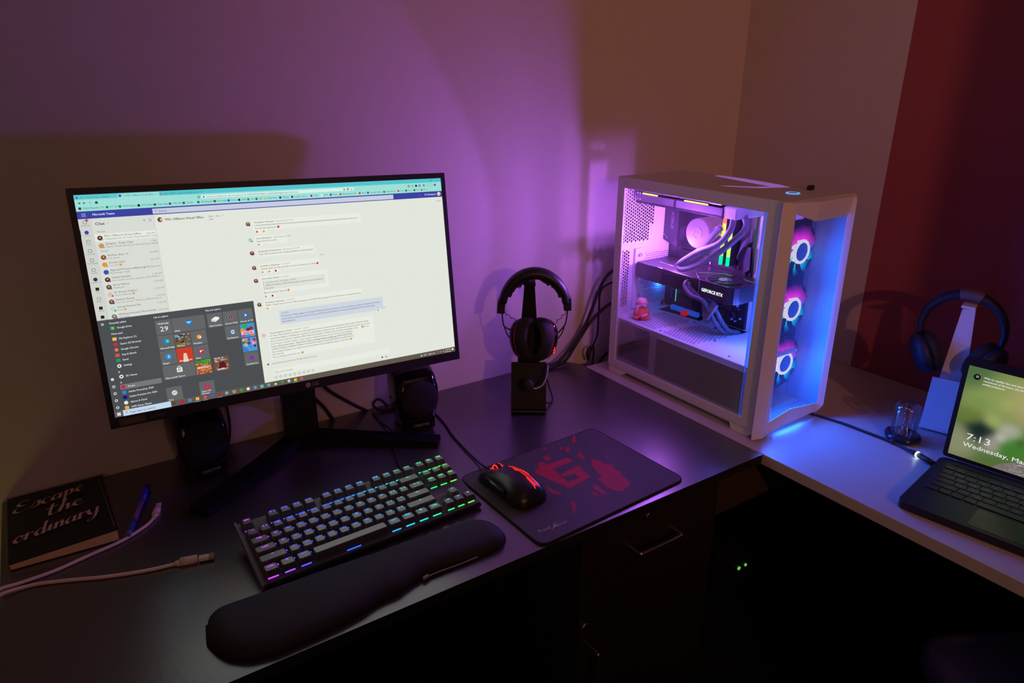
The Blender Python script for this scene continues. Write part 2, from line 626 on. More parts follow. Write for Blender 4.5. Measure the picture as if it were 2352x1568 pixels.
S.rect(1300, 34, 1310, 42, (120, 130, 130), 3)
S.circ(1327, 37, 6, (30, 40, 40), 3); S.circ(1327, 37, 3, (216, 240, 235), 4)
S.poly([(1342, 43), (1354, 43), (1348, 32)], (170, 40, 50), 3); S.poly([(1345, 41), (1351, 41), (1348, 35)], (240, 240, 240), 4)
for x, c in ((1704, (190, 30, 40)), (1728, (80, 190, 150)), (1752, (30, 40, 50)), (1775, (60, 80, 90)), (1803, (60, 80, 90)), (1878, (120, 60, 180))):
    S.circ(x, 38, 7, c, 3)
    if x != 1752 and x != 1878:
        S.circ(x, 38, 3.5, (158, 224, 216), 4)
S.rr(1824, 30, 1864, 46, 7, (120, 170, 170), 3); S.rr(1826, 32, 1862, 44, 6, (158, 224, 216), 4)
S.text(1903, 38, ':', (40, 60, 70), 13)
S.text(1800, 12, '-', (40, 110, 120), 12); S.rect(1848, 8, 1856, 15, (60, 140, 150), 3); S.text(1896, 12, 'x', (40, 110, 120), 11)
bm_ = [(16, 'FitGirl Repacks | Th...', 92, (90, 30, 30)), (128, "FY '23", 30, (20, 140, 70)), (182, 'MTE Pipeline', 60, (20, 140, 70)), (263, 'MTE Admin', 54, (20, 20, 20)), (334, 'Daily Gigs', 46, (60, 90, 100)), (402, 'MTE Wiki', 42, (60, 90, 100)), (465, 'Trends', 30, (60, 90, 100)), (533, 'XPollinate Files', 74, (10, 120, 110)), (612, 'Recordings', 46, (170, 30, 50)), (680, 'Forms', 28, (40, 90, 200)), (732, 'XMP', 22, (20, 30, 40)), (778, 'DLv', 18, (30, 150, 60)), (820, 'GST', 18, (70, 90, 110)), (866, 'Keep Notes', 50, (240, 170, 40)), (944, 'PSArips', 34, (20, 60, 70)), (1008, 'Tax View - Drive', 66, (40, 70, 80)), (1114, "1337x", 26, (180, 40, 30)), (1172, "EZTV", 22, (230, 235, 235)), (1224, 'Keepa', 24, (40, 90, 110)), (1280, 'Marketing-Sets-2021', 80, (220, 70, 50)), (1394, 'Binsec', 26, (200, 40, 50)), (1444, 'Copy Desk- Raposit', 72, (30, 80, 190)), (1544, 'Helijan Phoenix', 58, (20, 130, 50)), (1634, '(1) Os', 22, (210, 50, 50)), (1684, '20 Os', 22, (60, 80, 80)), (1738, '50 Os', 22, (60, 80, 80)), (1786, 'Brian 21', 26, (190, 90, 50))]
for x, t, wd, c in bm_:
    S.rr(x - 5, 57, x + 6, 68, 2, c, 3)
    S.text(x + 13, 62, t, (50, 70, 80), 11, wd)
# chat application
NAVY = (60, 66, 158)
S.rect(0, 76, 1920, 111, NAVY, 1)
for i in range(3):
    for j in range(3):
        S.rect(19 + i * 6, 86 + j * 6, 22 + i * 6, 89 + j * 6, (210, 215, 245), 3)
S.text(62, 93, 'Microsoft Teams', (225, 230, 250), 14, 92, bold=.5)
S.rect(319, 82, 1599, 107, (198, 204, 226), 2)
S.circ(334, 93, 5, (100, 110, 130), 3); S.circ(334, 93, 3.6, (198, 204, 226), 4)
S.text(346, 95, 'Search', (90, 95, 110), 13, 36)
S.text(1770, 93, '...', (220, 225, 240), 13); S.text(1803, 93, 'HCL Technologies Ltd.', (225, 230, 245), 12, 76, bold=.4)
S.circ(1899, 93, 12, (245, 200, 190), 3); S.circ(1905, 100, 4, (80, 170, 80), 4)
S.rect(0, 111, 54, 594, (208, 211, 205), 1)
S.rect(54, 111, 320, 594, (216, 220, 213), 1)
S.rect(319, 111, 321, 594, (196, 200, 195), 2)
S.rect(54, 185, 319, 221, (231, 234, 226), 2)
rail = [(137, 'Activity'), (182, 'Chat'), (226, 'Teams'), (270, 'Calendar'), (314, 'Viva Engage'), (360, 'Calls'), (406, 'COVID-19'), (452, 'EVA'), (498, 'Files'), (544, 'SOTUX'), (588, 'Learn SORE')]
for i, (y, t) in enumerate(rail):
    if y > 590: continue
    if t == 'Chat':
        S.circ(26, y - 8, 9, (60, 70, 165), 3); S.rect(0, y - 22, 2, y + 12, (70, 75, 160), 3)
    elif t in ('EVA', 'SOTUX', 'Learn SORE'):
        S.rect(19, y - 17, 34, y - 2, (35, 30, 25), 3); S.text(22, y - 9, '..', (200, 160, 60), 10, 8, l=4)
    elif t == 'COVID-19':
        S.circ(26, y - 10, 9, (50, 55, 60), 3)
    else:
        S.rr(18, y - 17, 34, y - 2, 4, (110, 112, 110), 3); S.rr(20, y - 15, 32, y - 4, 3, (212, 215, 208), 4)
    S.text(26, y + 5, t, (120, 122, 118), 8.5, min(46, len(t) * 5), align='C')
S.circ(35, 118, 6, (190, 40, 50), 5); S.text(35, 118, '1', (250, 250, 250), 9, align='C', l=6)
S.text(66, 137, 'Chat', (50, 50, 55), 19, 40, bold=.6); S.text(117, 136, 'v', (120, 120, 120), 10)
S.poly([(270, 132), (282, 132), (276, 140)], (150, 150, 150), 3); S.rr(296, 129, 307, 141, 3, (150, 150, 150), 3); S.rr(298, 131, 305, 139, 2, (216, 220, 213), 4)
S.text(69, 174, 'Pinned', (120, 122, 120), 11, 32); S.text(69, 266, 'Recent', (120, 122, 120), 11, 32)
rows = [(204, 'PSG- Offshore Virtual Office', 'Venkatalakshmi: Hi Team, Many thanks for joini...', '2:56 PM', 158, 232, (90, 50, 45), 0),
        (241, 'Synapse - Team Chat', 'Alpana: Thanks Archita for the quick peer review', '3/28', 118, 226, (200, 150, 90), 0),
        (296, 'Archita, Atul, +3', 'You: Done', '6:37 PM', 88, 48, (140, 70, 50), 0), (331, 'Archita Lahiri', 'You: Yes', '4:21 PM', 70, 38, (235, 150, 40), 1),
        (367, 'Appraisal Process walkthrough for I...', 'Recording is ready', '1:07 PM', 190, 82, (60, 80, 180), 0),
        (403, 'Saakshi Kaushik', "You: Could you post a question in the XPolline...", '11:58 AM', 82, 214, (80, 40, 40), 0),
        (439, 'Shruti Mathur', 'Thank you', '11:58 AM', 72, 48, (90, 80, 80), 0), (475, 'Dr Antony Prabhu J', "You're welcome", '11:43 AM', 98, 72, (220, 190, 180), 1),
        (511, 'Samarth Sharma', 'You: You can ask - "What are different ways w...', '11:39 AM', 82, 205, (90, 80, 70), 0),
        (547, 'Smarak Prasanna Roy', 'You:', '11:37 AM', 106, 24, (170, 225, 200), 1), (583, 'XPollinate Reloaded: Microsoft Bus...', 'Chat added', '10:52 AM', 176, 50, (120, 122, 122), 0)]
for y, a, b, t, wa, wb, c, em in rows:
    S.circ(76, y, 11.5, c, 3)
    if c[0] < 150 and c[0] != 60:
        S.circ(76, y - 2, 4, (215, 170, 145), 4)
    S.circ(85, y + 8, 4, (180, 60, 60) if y > 390 else (120, 190, 120), 5)
    S.text(94, y - 8, a, (85, 87, 90), 13, wa)
    S.text(94, y + 6, b, (120, 122, 124), 11, wb)
    S.text(313, y - 6, t, (130, 132, 130), 10.5, 7 * len(t) * .78, align='R')
    if em:
        S.circ(94 + wb + 10, y + 6, 6, (225, 165, 80), 4)
# conversation pane
S.circ(346, 137, 12, (110, 70, 60), 3); S.circ(352, 137, 7, (220, 190, 150), 4)
S.text(369, 138, 'PSG- Offshore Virtual Office', (60, 60, 62), 15.5, 176, bold=.5)
S.text(550, 138, '/', (120, 120, 120), 12); S.text(571, 137, 'Chat', (80, 80, 110), 12.5, 22); S.rect(572, 151, 592, 153, (80, 85, 170), 3)
S.text(605, 137, 'Files', (120, 120, 120), 12.5, 20); S.text(638, 137, '+', (120, 120, 120), 13)
S.rr(1842, 127, 1858, 143, 3, (235, 238, 228), 3); S.text(1850, 135, 'c', (80, 80, 80), 12, align='C', l=4); S.text(1880, 135, '& 19', (90, 90, 90), 12, 26)


def msg(y, name, time, lines, box, av, chips=(), nb=2):
    x0, y0, x1, y1 = box
    S.rr(x0, y0, x1, y1, 3, (233, 236, 226), 2)
    S.circ(759, y + 6, 11, av, 3); S.circ(759, y + 3, 4.5, (215, 165, 135), 4); S.circ(767, y + 13, 3.5, (130, 40, 50), 5)
    wd = 6.1 * len(name)
    S.text(791, y, name, (110, 112, 112), 11.5, wd, bold=.3); S.text(800 + wd, y, time, (140, 142, 140), 10.5, 5.4 * len(time))
    for i, (t, wt) in enumerate(lines):
        S.text(791, y + 15 + i * 16, t, (90, 92, 92), 12.5, wt)
    cx, cy = 792, y + 17 + len(lines) * 16
    for c in chips:
        S.rr(cx, cy - 9, cx + 26, cy + 9, 8, (240, 240, 232), 3); S.circ(cx + 8, cy, 5.5, c, 4); S.text(cx + 17, cy, '2' if c[1] > 100 else '1', (110, 110, 110), 9)
        cx += 35


RED, YEL, HRT = (200, 80, 50), (225, 150, 60), (160, 30, 60)
SH = 'Suchithra Hannase'
msg(184, SH, 'Yesterday 2:31 PM', [('It was yum' + 'm' * 74 + ', Thank you Ars.', 574), ('You should travel more', 112)], (783, 172, 1386, 226), (100, 80, 70), (RED, YEL))
S.circ(914, 215, 6.5, RED, 4)
msg(268, 'Uma Narayanan', 'Yesterday 3:01 PM', [('keep some for me Ars..', 110)], (783, 256, 955, 300), (170, 220, 215), (YEL,))
msg(337, 'Sangeetha Prabakaran', 'Yesterday 3:31 PM', [('Team; Who worked on the Conduent MediTrac proposal earlier?', 298)], (783, 325, 1099, 368), (110, 40, 50))
S.text(1120, 386, 'Today', (120, 120, 120), 10.5, 22)
S.rect(1175, 385, 1460, 386, (212, 215, 206), 2); S.rect(783, 385, 1110, 386, (216, 219, 210), 2)
msg(415, SH, '11:31 AM', [('Chennai team, pls help yourself to some chocolates at my desk', 300)], (783, 402, 1112, 442), (100, 80, 70), (YEL, YEL, HRT))
S.circ(1102, 431, 6.5, RED, 4)
msg(484, 'Anirudha Saledi', '11:35 AM', [], (783, 470, 1152, 568), (120, 60, 70))
S.rect(795, 495, 1136, 545, (222, 226, 216), 3); S.rect(795, 495, 797, 545, (150, 152, 160), 4)
S.text(806, 505, 'Anirudha Saledi  3/29/2023, 3:40 PM', (120, 120, 120), 10.5, 164, l=4)
S.text(806, 520, '@Chennai team at office: Please help yourselves to some sweets at', (95, 96, 96), 12, 318, l=4); S.text(806, 536, 'my desk', (95, 96, 96), 12, 40, l=4)
S.text(791, 559, 'Back on popular demand', (90, 92, 92), 12.5, 122); S.circ(924, 559, 6.5, YEL, 4)
for cx, c in ((792, YEL), (827, HRT)):
    S.rr(cx, 571, cx + 26, 589, 8, (240, 240, 232), 3); S.circ(cx + 8, 580, 5.5, c, 4); S.text(cx + 17, 580, '1', (110, 110, 110), 9)
msg(613, SH, '11:37 AM', [('TEAM - Please ensure we have 100% participation from PSG India employees for the HR session on appraisal process', 546)], (783, 600, 1346, 640), (100, 80, 70), (YEL,))
S.rr(858, 668, 1466, 744, 3, (206, 214, 226), 2)
S.text(867, 681, '12:56 PM', (120, 122, 128), 10.5, 42)
S.text(867, 697, "Hi everyone. Please register for tonight's XPollinate Reloaded webinar on Microsoft Business Apps for Healthcare Providers.", (90, 92, 98), 12.5, 584)
S.text(867, 713, 'https://events.teams.microsoft.com/event/5cd2722b-a459-4538-b51b-e7fe2066d5d5@189de737-c93a-4f5a-8b68-', (95, 100, 150), 12, 548)
S.text(867, 729, '5f4ca9941912', (95, 100, 150), 12, 74)
S.rr(1424, 737, 1450, 753, 8, (240, 240, 232), 3); S.circ(1432, 745, 5.5, YEL, 4)
S.circ(1476, 735, 4, (120, 120, 120), 3); S.circ(1476, 735, 2.8, BG, 4)
S.rr(783, 770, 1392, 928, 3, (233, 236, 226), 2)
S.circ(759, 789, 12, (235, 200, 190), 3); S.text(759, 789, 'VG', (170, 60, 60), 10, align='C', l=4)
S.text(791, 782, 'Venkatalakshmi Gokul', (110, 112, 112), 11.5, 122, bold=.3); S.text(924, 782, '2:56 PM   Edited', (140, 142, 140), 10.5, 84)
P8 = [('Hi Team, Many thanks for joining us on the appraisal process overview session facilitated by Manju today. Hope the session', 572), ('would have helped in clarifying your questions on performance review process. As informed during the session, you can feel', 576), ('free to connect with your respective RMs/ Department Heads or Manju in case of unsolved questions , if any      . Here is a', 570), ("short survey on today's session , and as usual we need few minutes of yours to hear your feedbacks.", 470), ('Link to take up the survey : "https://forms.office.com/Pages/ResponsePage.aspx?id=N-edGDcrWk-', 466), ('LaDIMbjZ7QZEgKCAvQ2fNEkGvF7j5N6Am9VOhMSE2R7VE70xQNpdG7YjpiMLQZPMzNPOFHIWxQlQCN0PWcu"', 476), ('Our constant endeavor is to improvise and we believe honest feedbacks helps us reach there', 446), ('Get! Set! Go!', 62), ('We are waiting to hear from you', 152)]
for i, (t, wt) in enumerate(P8):
    S.text(791, 797 + i * 15, t, (100, 102, 150) if i == 5 else (84, 86, 86), 12.5, wt, bold=.25 if i == 4 else 0)
S.circ(1322, 827, 6.5, YEL, 4); S.circ(1246, 887, 6, YEL, 4); S.circ(956, 917, 6.5, YEL, 4)
S.circ(762, 951, 6, (120, 120, 120), 3); S.text(783, 951, 'Adela R Ganesh removed Ranveer Pal Singh Gulati from the chat.', (110, 112, 110), 12, 252)
S.rr(783, 984, 1472, 1016, 3, (233, 236, 226), 2)
S.text(789, 1001, 'Type a new message', (130, 132, 130), 12.5, 100)
for i in range(9):
    x = 794 + i * 26
    S.rr(x - 6, 1025, x + 6, 1037, 4, (100, 102, 102), 3); S.rr(x - 4.6, 1026.4, x + 4.6, 1035.6, 3, BG, 4)
S.text(1008, 1031, '...', (100, 100, 100), 13)
S.circ(1425, 1031, 5, (60, 60, 60), 3); S.poly([(1446, 1025), (1458, 1031), (1446, 1037), (1449, 1031)], (100, 100, 100), 3)
# task bar
S.rect(0, 1050, 1920, 1080, (98, 88, 76), 5)
S.rect(0, 1050, 38, 1080, (96, 92, 92), 6)
for i, j in ((12, 1058), (20, 1058), (12, 1066), (20, 1066)):
    S.rect(i, j, i + 7, j + 7, (235, 238, 240), 7)
S.rect(38, 1050, 256, 1080, (196, 216, 236), 6)
S.circ(53, 1063, 5, (70, 80, 90), 7); S.circ(53, 1063, 3.6, (196, 216, 236), 8)
S.text(66, 1066, 'Type here to search', (50, 60, 70), 14.5, 116, l=7)
tb = [(270, (70, 70, 70)), (309, (195, 20, 90)), (346, (70, 140, 210)), (383, (235, 190, 80)), (421, (230, 70, 110)), (457, (70, 90, 220)), (493, (190, 20, 50)), (529, (120, 170, 200)), (567, (160, 175, 180)), (604, (50, 160, 70)), (640, (225, 225, 220)), (677, (90, 150, 220)), (713, (70, 200, 210)), (750, (100, 160, 200)), (787, (20, 20, 20)), (824, (60, 150, 70)), (861, (190, 200, 205)), (897, (240, 190, 20)), (933, (220, 70, 60))]
for i, (x, c) in enumerate(tb):
    if i in (3, 12, 13, 17, 1, 2):
        S.rect(x - 8, 1057, x + 8, 1072, c, 7)
    elif i == 14:
        S.poly([(x - 9, 1071), (x + 9, 1071), (x, 1058)], (225, 225, 220), 7)
    else:
        S.circ(x, 1064, 8.5, c, 7)
    if i in (6, 18, 8):
        S.circ(x, 1064, 3.8, (98, 88, 76) if i != 18 else (70, 130, 230), 8)
    if i in (3, 4, 6, 17):
        S.rect(x - 13, 1078, x + 13, 1080, (120, 190, 220), 8)
S.poly([(1676, 1072), (1690, 1072), (1683, 1058)], (170, 200, 230), 7)
S.text(1697, 1066, '28\u00b0C  Light rain', (235, 235, 230), 12, 80, l=7)
S.text(1794, 1065, '^  o  d', (235, 235, 230), 12, 44, l=7)
S.text(1868, 1060, '7:12 PM', (235, 235, 230), 11, 36, l=7, align='C'); S.text(1868, 1073, '29-Mar-23', (235, 235, 230), 11, 46, l=7, align='C')
S.rect(1896, 1058, 1908, 1069, (240, 240, 235), 7)
# start menu
DK = (76, 79, 82)
S.rect(0, 594, 731, 1050, DK, 5)
TX = (222, 226, 228)
S.rect(14, 609, 26, 611, TX, 6); S.rect(14, 613, 26, 615, TX, 6); S.rect(14, 617, 26, 619, TX, 6)
lst = [(613, 'Recently added', None, 0), (638, 'Google Drive', (50, 170, 90), 1), (666, 'Most used', None, 0), (692, 'File Explorer (1)', (240, 190, 80), 1), (719, 'Opera GX Browser', (200, 40, 90), 2), (746, 'Google Chrome', (225, 90, 60), 2), (773, 'Snip & Sketch', (220, 80, 80), 1), (799, 'Excel', (40, 150, 90), 1), (827, 'Settings', (230, 230, 230), 2), (856, '#', None, 0), (881, '3D Viewer', (230, 230, 230), 2), (910, 'A', None, 0), (934, 'Access', (200, 40, 70), 1), (962, 'Adobe Photoshop 2020', (50, 130, 220), 1), (987, 'Adobe Premiere Pro 2020', (20, 20, 130), 1), (1015, 'Alarms & Clock', (220, 225, 230), 2), (1040, 'AMD Ryzen Master', (235, 175, 70), 1)]
S.rect(46, 921, 232, 947, (118, 120, 122), 6)
for y, t, c, k in lst:
    if k == 0:
        S.text(49, y, t, TX, 12.5, l=7, bold=.4)
    else:
        if k == 1:
            S.rr(50, y - 8, 68, y + 8, 2, c, 7)
        else:
            S.circ(59, y, 9.5, c, 7)
        if t in ('Google Chrome', 'Google Drive'):
            S.circ(59, y, 4.5, (240, 200, 60), 8); S.circ(57, y + 2, 3, (60, 120, 230), 9)
        if t in ('Settings', '3D Viewer'):
            S.circ(59, y, 4, DK, 8)
        S.text(78, y, t, TX, 12.5, l=7, bold=.4)
for y in (888, 925, 960, 996, 1032):
    S.circ(19, y, 7, (225, 228, 230), 7); S.circ(19, y, 4, DK if y != 888 else (200, 205, 205), 8)
S.text(244, 613, 'Life at a glance', TX, 12, l=7, bold=.4); S.text(487, 613, 'Play and explore', TX, 12, l=7, bold=.4)
TL_ = (100, 102, 104)


def tile(x, y, w_=74, h=74, c=TL_, name=None, ic=None, isz=14, shape='c'):
    S.rect(x, y, x + w_, y + h, c, 6)
    if ic:
        if shape == 'c':
            S.circ(x + w_ / 2, y + h / 2 - 4, isz, ic, 7, 18)
        else:
            S.rr(x + w_ / 2 - isz, y + h / 2 - 4 - isz * .75, x + w_ / 2 + isz, y + h / 2 - 4 + isz * .75, 2, ic, 7)
    if name:
        S.text(x + 6, y + h - 9, name, (232, 235, 236), 11.5, min(w_ - 9, len(name) * 6.1), l=9, bold=.35)


tile(245, 631); S.text(282, 648, 'Wednesday', (235, 238, 240), 12.5, 50, l=9, align='C', bold=.3); S.text(282, 676, '29', (240, 243, 245), 34, 38, l=9, align='C')
tile(322, 631, 155, 74, name='Mail'); S.rr(386, 652, 414, 674, 2, (30, 120, 210), 7); S.poly([(386, 656), (414, 656), (400, 668)], (150, 215, 250), 8)
tile(245, 709, name='Microsoft Edge', ic=(30, 130, 200)); S.circ(288, 740, 8, (70, 210, 170), 8)
tile(322, 709, c=(110, 90, 60), name='Photos')
for i in range(60):
    x, y = 322 + random.random() * 64, 709 + random.random() * 60
    c = random.choice([(60, 60, 40), (140, 90, 60), (90, 110, 60), (180, 150, 110), (50, 110, 130)] if y > 735 else [(70, 90, 130), (180, 180, 190), (60, 50, 70)])
    S.rect(x, y, x + 10, y + random.uniform(3, 8), c, 7)
S.rect(324, 716, 338, 728, (80, 170, 230), 8); S.rect(384, 764, 394, 774, (60, 120, 210), 8)
tile(400, 709, name='Weather', ic=(240, 160, 40), isz=11); S.circ(443, 746, 6, (225, 225, 220), 8)
tile(245, 787, name='Skype', ic=(30, 150, 230)); S.text(282, 820, 'S', (250, 250, 250), 18, align='C', l=8, bold=.6)
tile(322, 787, c=(205, 62, 42), name='Sketchbook'); S.poly([(346, 861), (351, 822), (359, 804), (367, 822), (372, 861)], (235, 205, 175), 7); S.poly([(355, 814), (363, 814), (359, 804)], (50, 40, 40), 8)
tile(400, 787, name='News', ic=(200, 30, 70), isz=13, shape='r'); S.rect(430, 814, 438, 824, (245, 230, 230), 8); S.rect(441, 814, 447, 818, (245, 230, 230), 8)
tile(245, 865, 152, 74, name='Microsoft Store'); S.rr(309, 884, 335, 908, 2, (235, 238, 235), 7); S.rr(315, 876, 329, 886, 3, (235, 238, 235), 7); S.rr(317, 879, 327, 886, 2, TL_, 8)
for i, c in enumerate(((220, 80, 60), (110, 180, 60), (60, 140, 220), (235, 180, 40))):
    S.rect(315 + (i % 2) * 8, 890 + (i // 2) * 8, 321 + (i % 2) * 8, 896 + (i // 2) * 8, c, 8)
tile(400, 865, c=(160, 90, 50))
for i in range(10):
    for j in range(9):
        c = random.choice([(70, 150, 50), (90, 170, 60), (60, 130, 45)]) if j < 2 or (j == 2 and random.random() < .5) else random.choice([(200, 110, 70), (170, 90, 55), (140, 75, 45), (215, 130, 90)])
        S.rect(400 + i * 7.4, 865 + j * 8.2, 407.4 + i * 7.4, 873.2 + j * 8.2, c, 7)
S.text(437, 905, 'MINECRAFT', (235, 235, 230), 13, 66, l=9, align='C', bold=.8)
tile(490, 865, c=(120, 80, 60))
for i in range(40):
    x, y = 490 + random.random() * 62, 865 + random.random() * 66
    S.rect(x, y, x + 11, y + random.uniform(2, 7), random.choice([(190, 150, 110), (90, 50, 40), (215, 205, 190), (150, 60, 40), (140, 150, 170)]) if y > 885 else random.choice([(200, 190, 180), (150, 150, 160), (170, 110, 80)]), 7)
S.poly([(508, 925), (518, 890), (538, 890), (552, 925)], (90, 30, 40), 8); S.text(527, 931, 'ASPHALT', (240, 225, 220), 12, 54, l=9, align='C', bold=.6)
tile(489, 631, name='Xbox Console...'); S.poly([(508, 662), (530, 650), (548, 655), (548, 664), (528, 677), (508, 672)], (240, 240, 240), 7); S.poly([(508, 664), (528, 669), (528, 671), (508, 666)], (90, 90, 90), 8)
tile(567, 631, name='Groove Music', ic=(170, 150, 190), isz=12); S.circ(604, 664, 10, (40, 35, 50), 8); S.circ(604, 664, 5, (235, 120, 60), 9)
tile(644, 631, name='Movies & TV', ic=(30, 110, 200), isz=13, shape='r'); S.poly([(677, 657), (677, 671), (689, 664)], (230, 240, 250), 8)
tile(567, 709, name='Solitaire', ic=(60, 130, 210), isz=12, shape='r'); S.rr(598, 734, 612, 753, 2, (235, 240, 245), 8); S.circ(605, 743, 4, (30, 30, 40), 9)
tile(644, 709, c=(60, 150, 210))
for x, y, r, c in ((668, 722, 12, (60, 170, 60)), (655, 745, 12, (240, 150, 40)), (700, 738, 10, (150, 40, 40)), (684, 742, 10, (130, 30, 40)), (702, 770, 11, (235, 120, 30)), (655, 772, 10, (215, 60, 120))):
    S.circ(x, y, r, c, 7)
S.rect(646, 750, 712, 768, (235, 190, 215), 8); S.text(680, 760, 'SODA', (110, 30, 60), 16, 50, l=9, align='C', bold=.8)
tile(644, 787, c=(70, 160, 220))
for i in range(26):
    x, y = 650 + random.random() * 60, 793 + random.random() * 62
    S.circ(x, y, random.uniform(5, 10), random.choice([(70, 120, 210), (240, 130, 40), (230, 200, 60), (90, 180, 200), (150, 60, 150), (40, 60, 120)]), 7)
S.circ(700, 818, 10, (230, 120, 200), 8); S.text(700, 818, '3', (250, 240, 250), 15, align='C', l=9, bold=.6)
tile(644, 865, name='OneNote for...', ic=(130, 50, 170), isz=12, shape='r')
tile(244, 979, 74, 71, name=None, ic=(210, 220, 225), isz=13); S.circ(277, 1012, 3, (220, 80, 60), 8); S.circ(286, 1008, 3, (60, 130, 210), 8); S.text(250, 1044, 'Paint', (235, 238, 238), 11.5, l=9)
tile(401, 980, 74, 70, ic=(200, 40, 90), isz=16); S.circ(438, 1011, 8, TL_, 8); S.text(408, 1032, 'Opera GX', (235, 238, 238), 11, 46, l=9, bold=.3); S.text(408, 1044, 'Browser', (235, 238, 238), 11, 40, l=9, bold=.3)
M['screen'] = attr_glow('display_picture', 1.0)
disp = S.q.build('display', M['screen'], mon)
tag(disp, 'lit display showing a chat window, browser bars and a grey start menu')
# badge, maker mark
q = MB(); q.text('LG', MF @ Matrix.Translation((.0085, -.1795, 0)), .0088, z=.0021, bold=.0004); q.prism(circ(.0045, 20, 0.001, -.1765), MF, .0018, .0021)
q.build('maker_mark', mat('mark_grey', (.35, .34, .34), .5), bz)
q = MB(); q.M = MF; q.box((-.276, -.1768, .0021), (.037, .011, .0006)); q.build('graphics_badge', mat('badge_olive', (.10, .09, .03), .35), bz)
q = MB(); q.text('GEFORCE', MF @ Matrix.Translation((-.290, -.1790, 0)), .006, w=.029, z=.0025); q.text('G-SYNC', MF @ Matrix.Translation((-.25, -.1785, 0)), .006, w=.022, z=.0022)
q.build('badge_lettering', mat('mark_dim', (.22, .2, .17), .5), bz)
# stand
q = MB()
q.box((-1.276, -0.062, 0.155), (0.064, 0.022, 0.30), bev=.004)
q.bb((-1.32, -.12, .27), (-1.232, -.05, .36), bev=.006)
q.build('stand_neck', M['black'], mon)
for sgn, tip in ((1, (-1.058, -0.222)), (-1, (-1.498, -0.222))):
    a = V((-1.276, -0.058, 0.0)); b = V((tip[0], tip[1], 0.0))
    d = (b - a).normalized(); n = V((-d.y, d.x, 0)) * .021
    q = MB(); vs = []
    for p, wd, h in ((a - d * .02, 1.1, .018), (b, .95, .011)):
        for s1, s2 in ((-1, 0), (1, 0), (1, 1), (-1, 1)):
            vs.append(p + n * s1 * wd * (1 if s2 == 0 else .8) + V((0, 0, .0005 + h * s2)))
    q.add(vs, [(0, 1, 2, 3), (7, 6, 5, 4), (0, 4, 5, 1), (1, 5, 6, 2), (2, 6, 7, 3), (3, 7, 4, 0)])
    q.build('stand_foot', mat('matte_stand', (.005, .005, .006), .8, spec=.15) if 'mst' not in M else M['mst'], mon)

# cables behind the monitor
for pts, lb in (([(-1.262, -.05, .17), (-1.248, -.03, .092), (-1.215, -.02, .04), (-1.197, -.012, .006), (-1.19, -.010, -.006)], 'straight black cable dropping below the monitor, left of the pair'),
                ([(-1.235, -.06, .15), (-1.212, -.03, .088), (-1.165, -.02, .04), (-1.126, -.010, .006), (-1.11, -.010, -.006)], 'curved black cable below the monitor, right of the pair')):
    q = MB(); q.tube(pts, .0035)
    tag(q.build('monitor_cable', M['cable']), lb, 'cable', 'cables hanging behind the monitor')

# ================================================================ COMPUTER TOWER
XP, YR, YF, XB, HT = -0.5321, -0.1178, -0.5546, -0.3241, 0.469


def clear_glass(name, tint=(1, 1, 1), gl=0.08, rough=0.03):
    m = bpy.data.materials.new(name)
    m.use_nodes = True
    nt = m.node_tree
    nt.nodes.clear()
    t = nt.nodes.new('ShaderNodeBsdfTransparent')
    t.inputs[0].default_value = tuple(tint) + (1,)
    g = nt.nodes.new('ShaderNodeBsdfGlossy')
    g.inputs['Roughness'].default_value = rough
    lw = nt.nodes.new('ShaderNodeLayerWeight')
    lw.inputs[0].default_value = 0.25
    mm = nt.nodes.new('ShaderNodeMath')
    mm.operation = 'MULTIPLY_ADD'
    mm.inputs[1].default_value = 0.5
    mm.inputs[2].default_value = gl * .4
    mx = nt.nodes.new('ShaderNodeMixShader')
    o = nt.nodes.new('ShaderNodeOutputMaterial')
    nt.links.new(lw.outputs['Fresnel'], mm.inputs[0])
    nt.links.new(mm.outputs[0], mx.inputs[0])
    nt.links.new(t.outputs[0], mx.inputs[1])
    nt.links.new(g.outputs[0], mx.inputs[2])
    nt.links.new(mx.outputs[0], o.inputs[0])
    return m


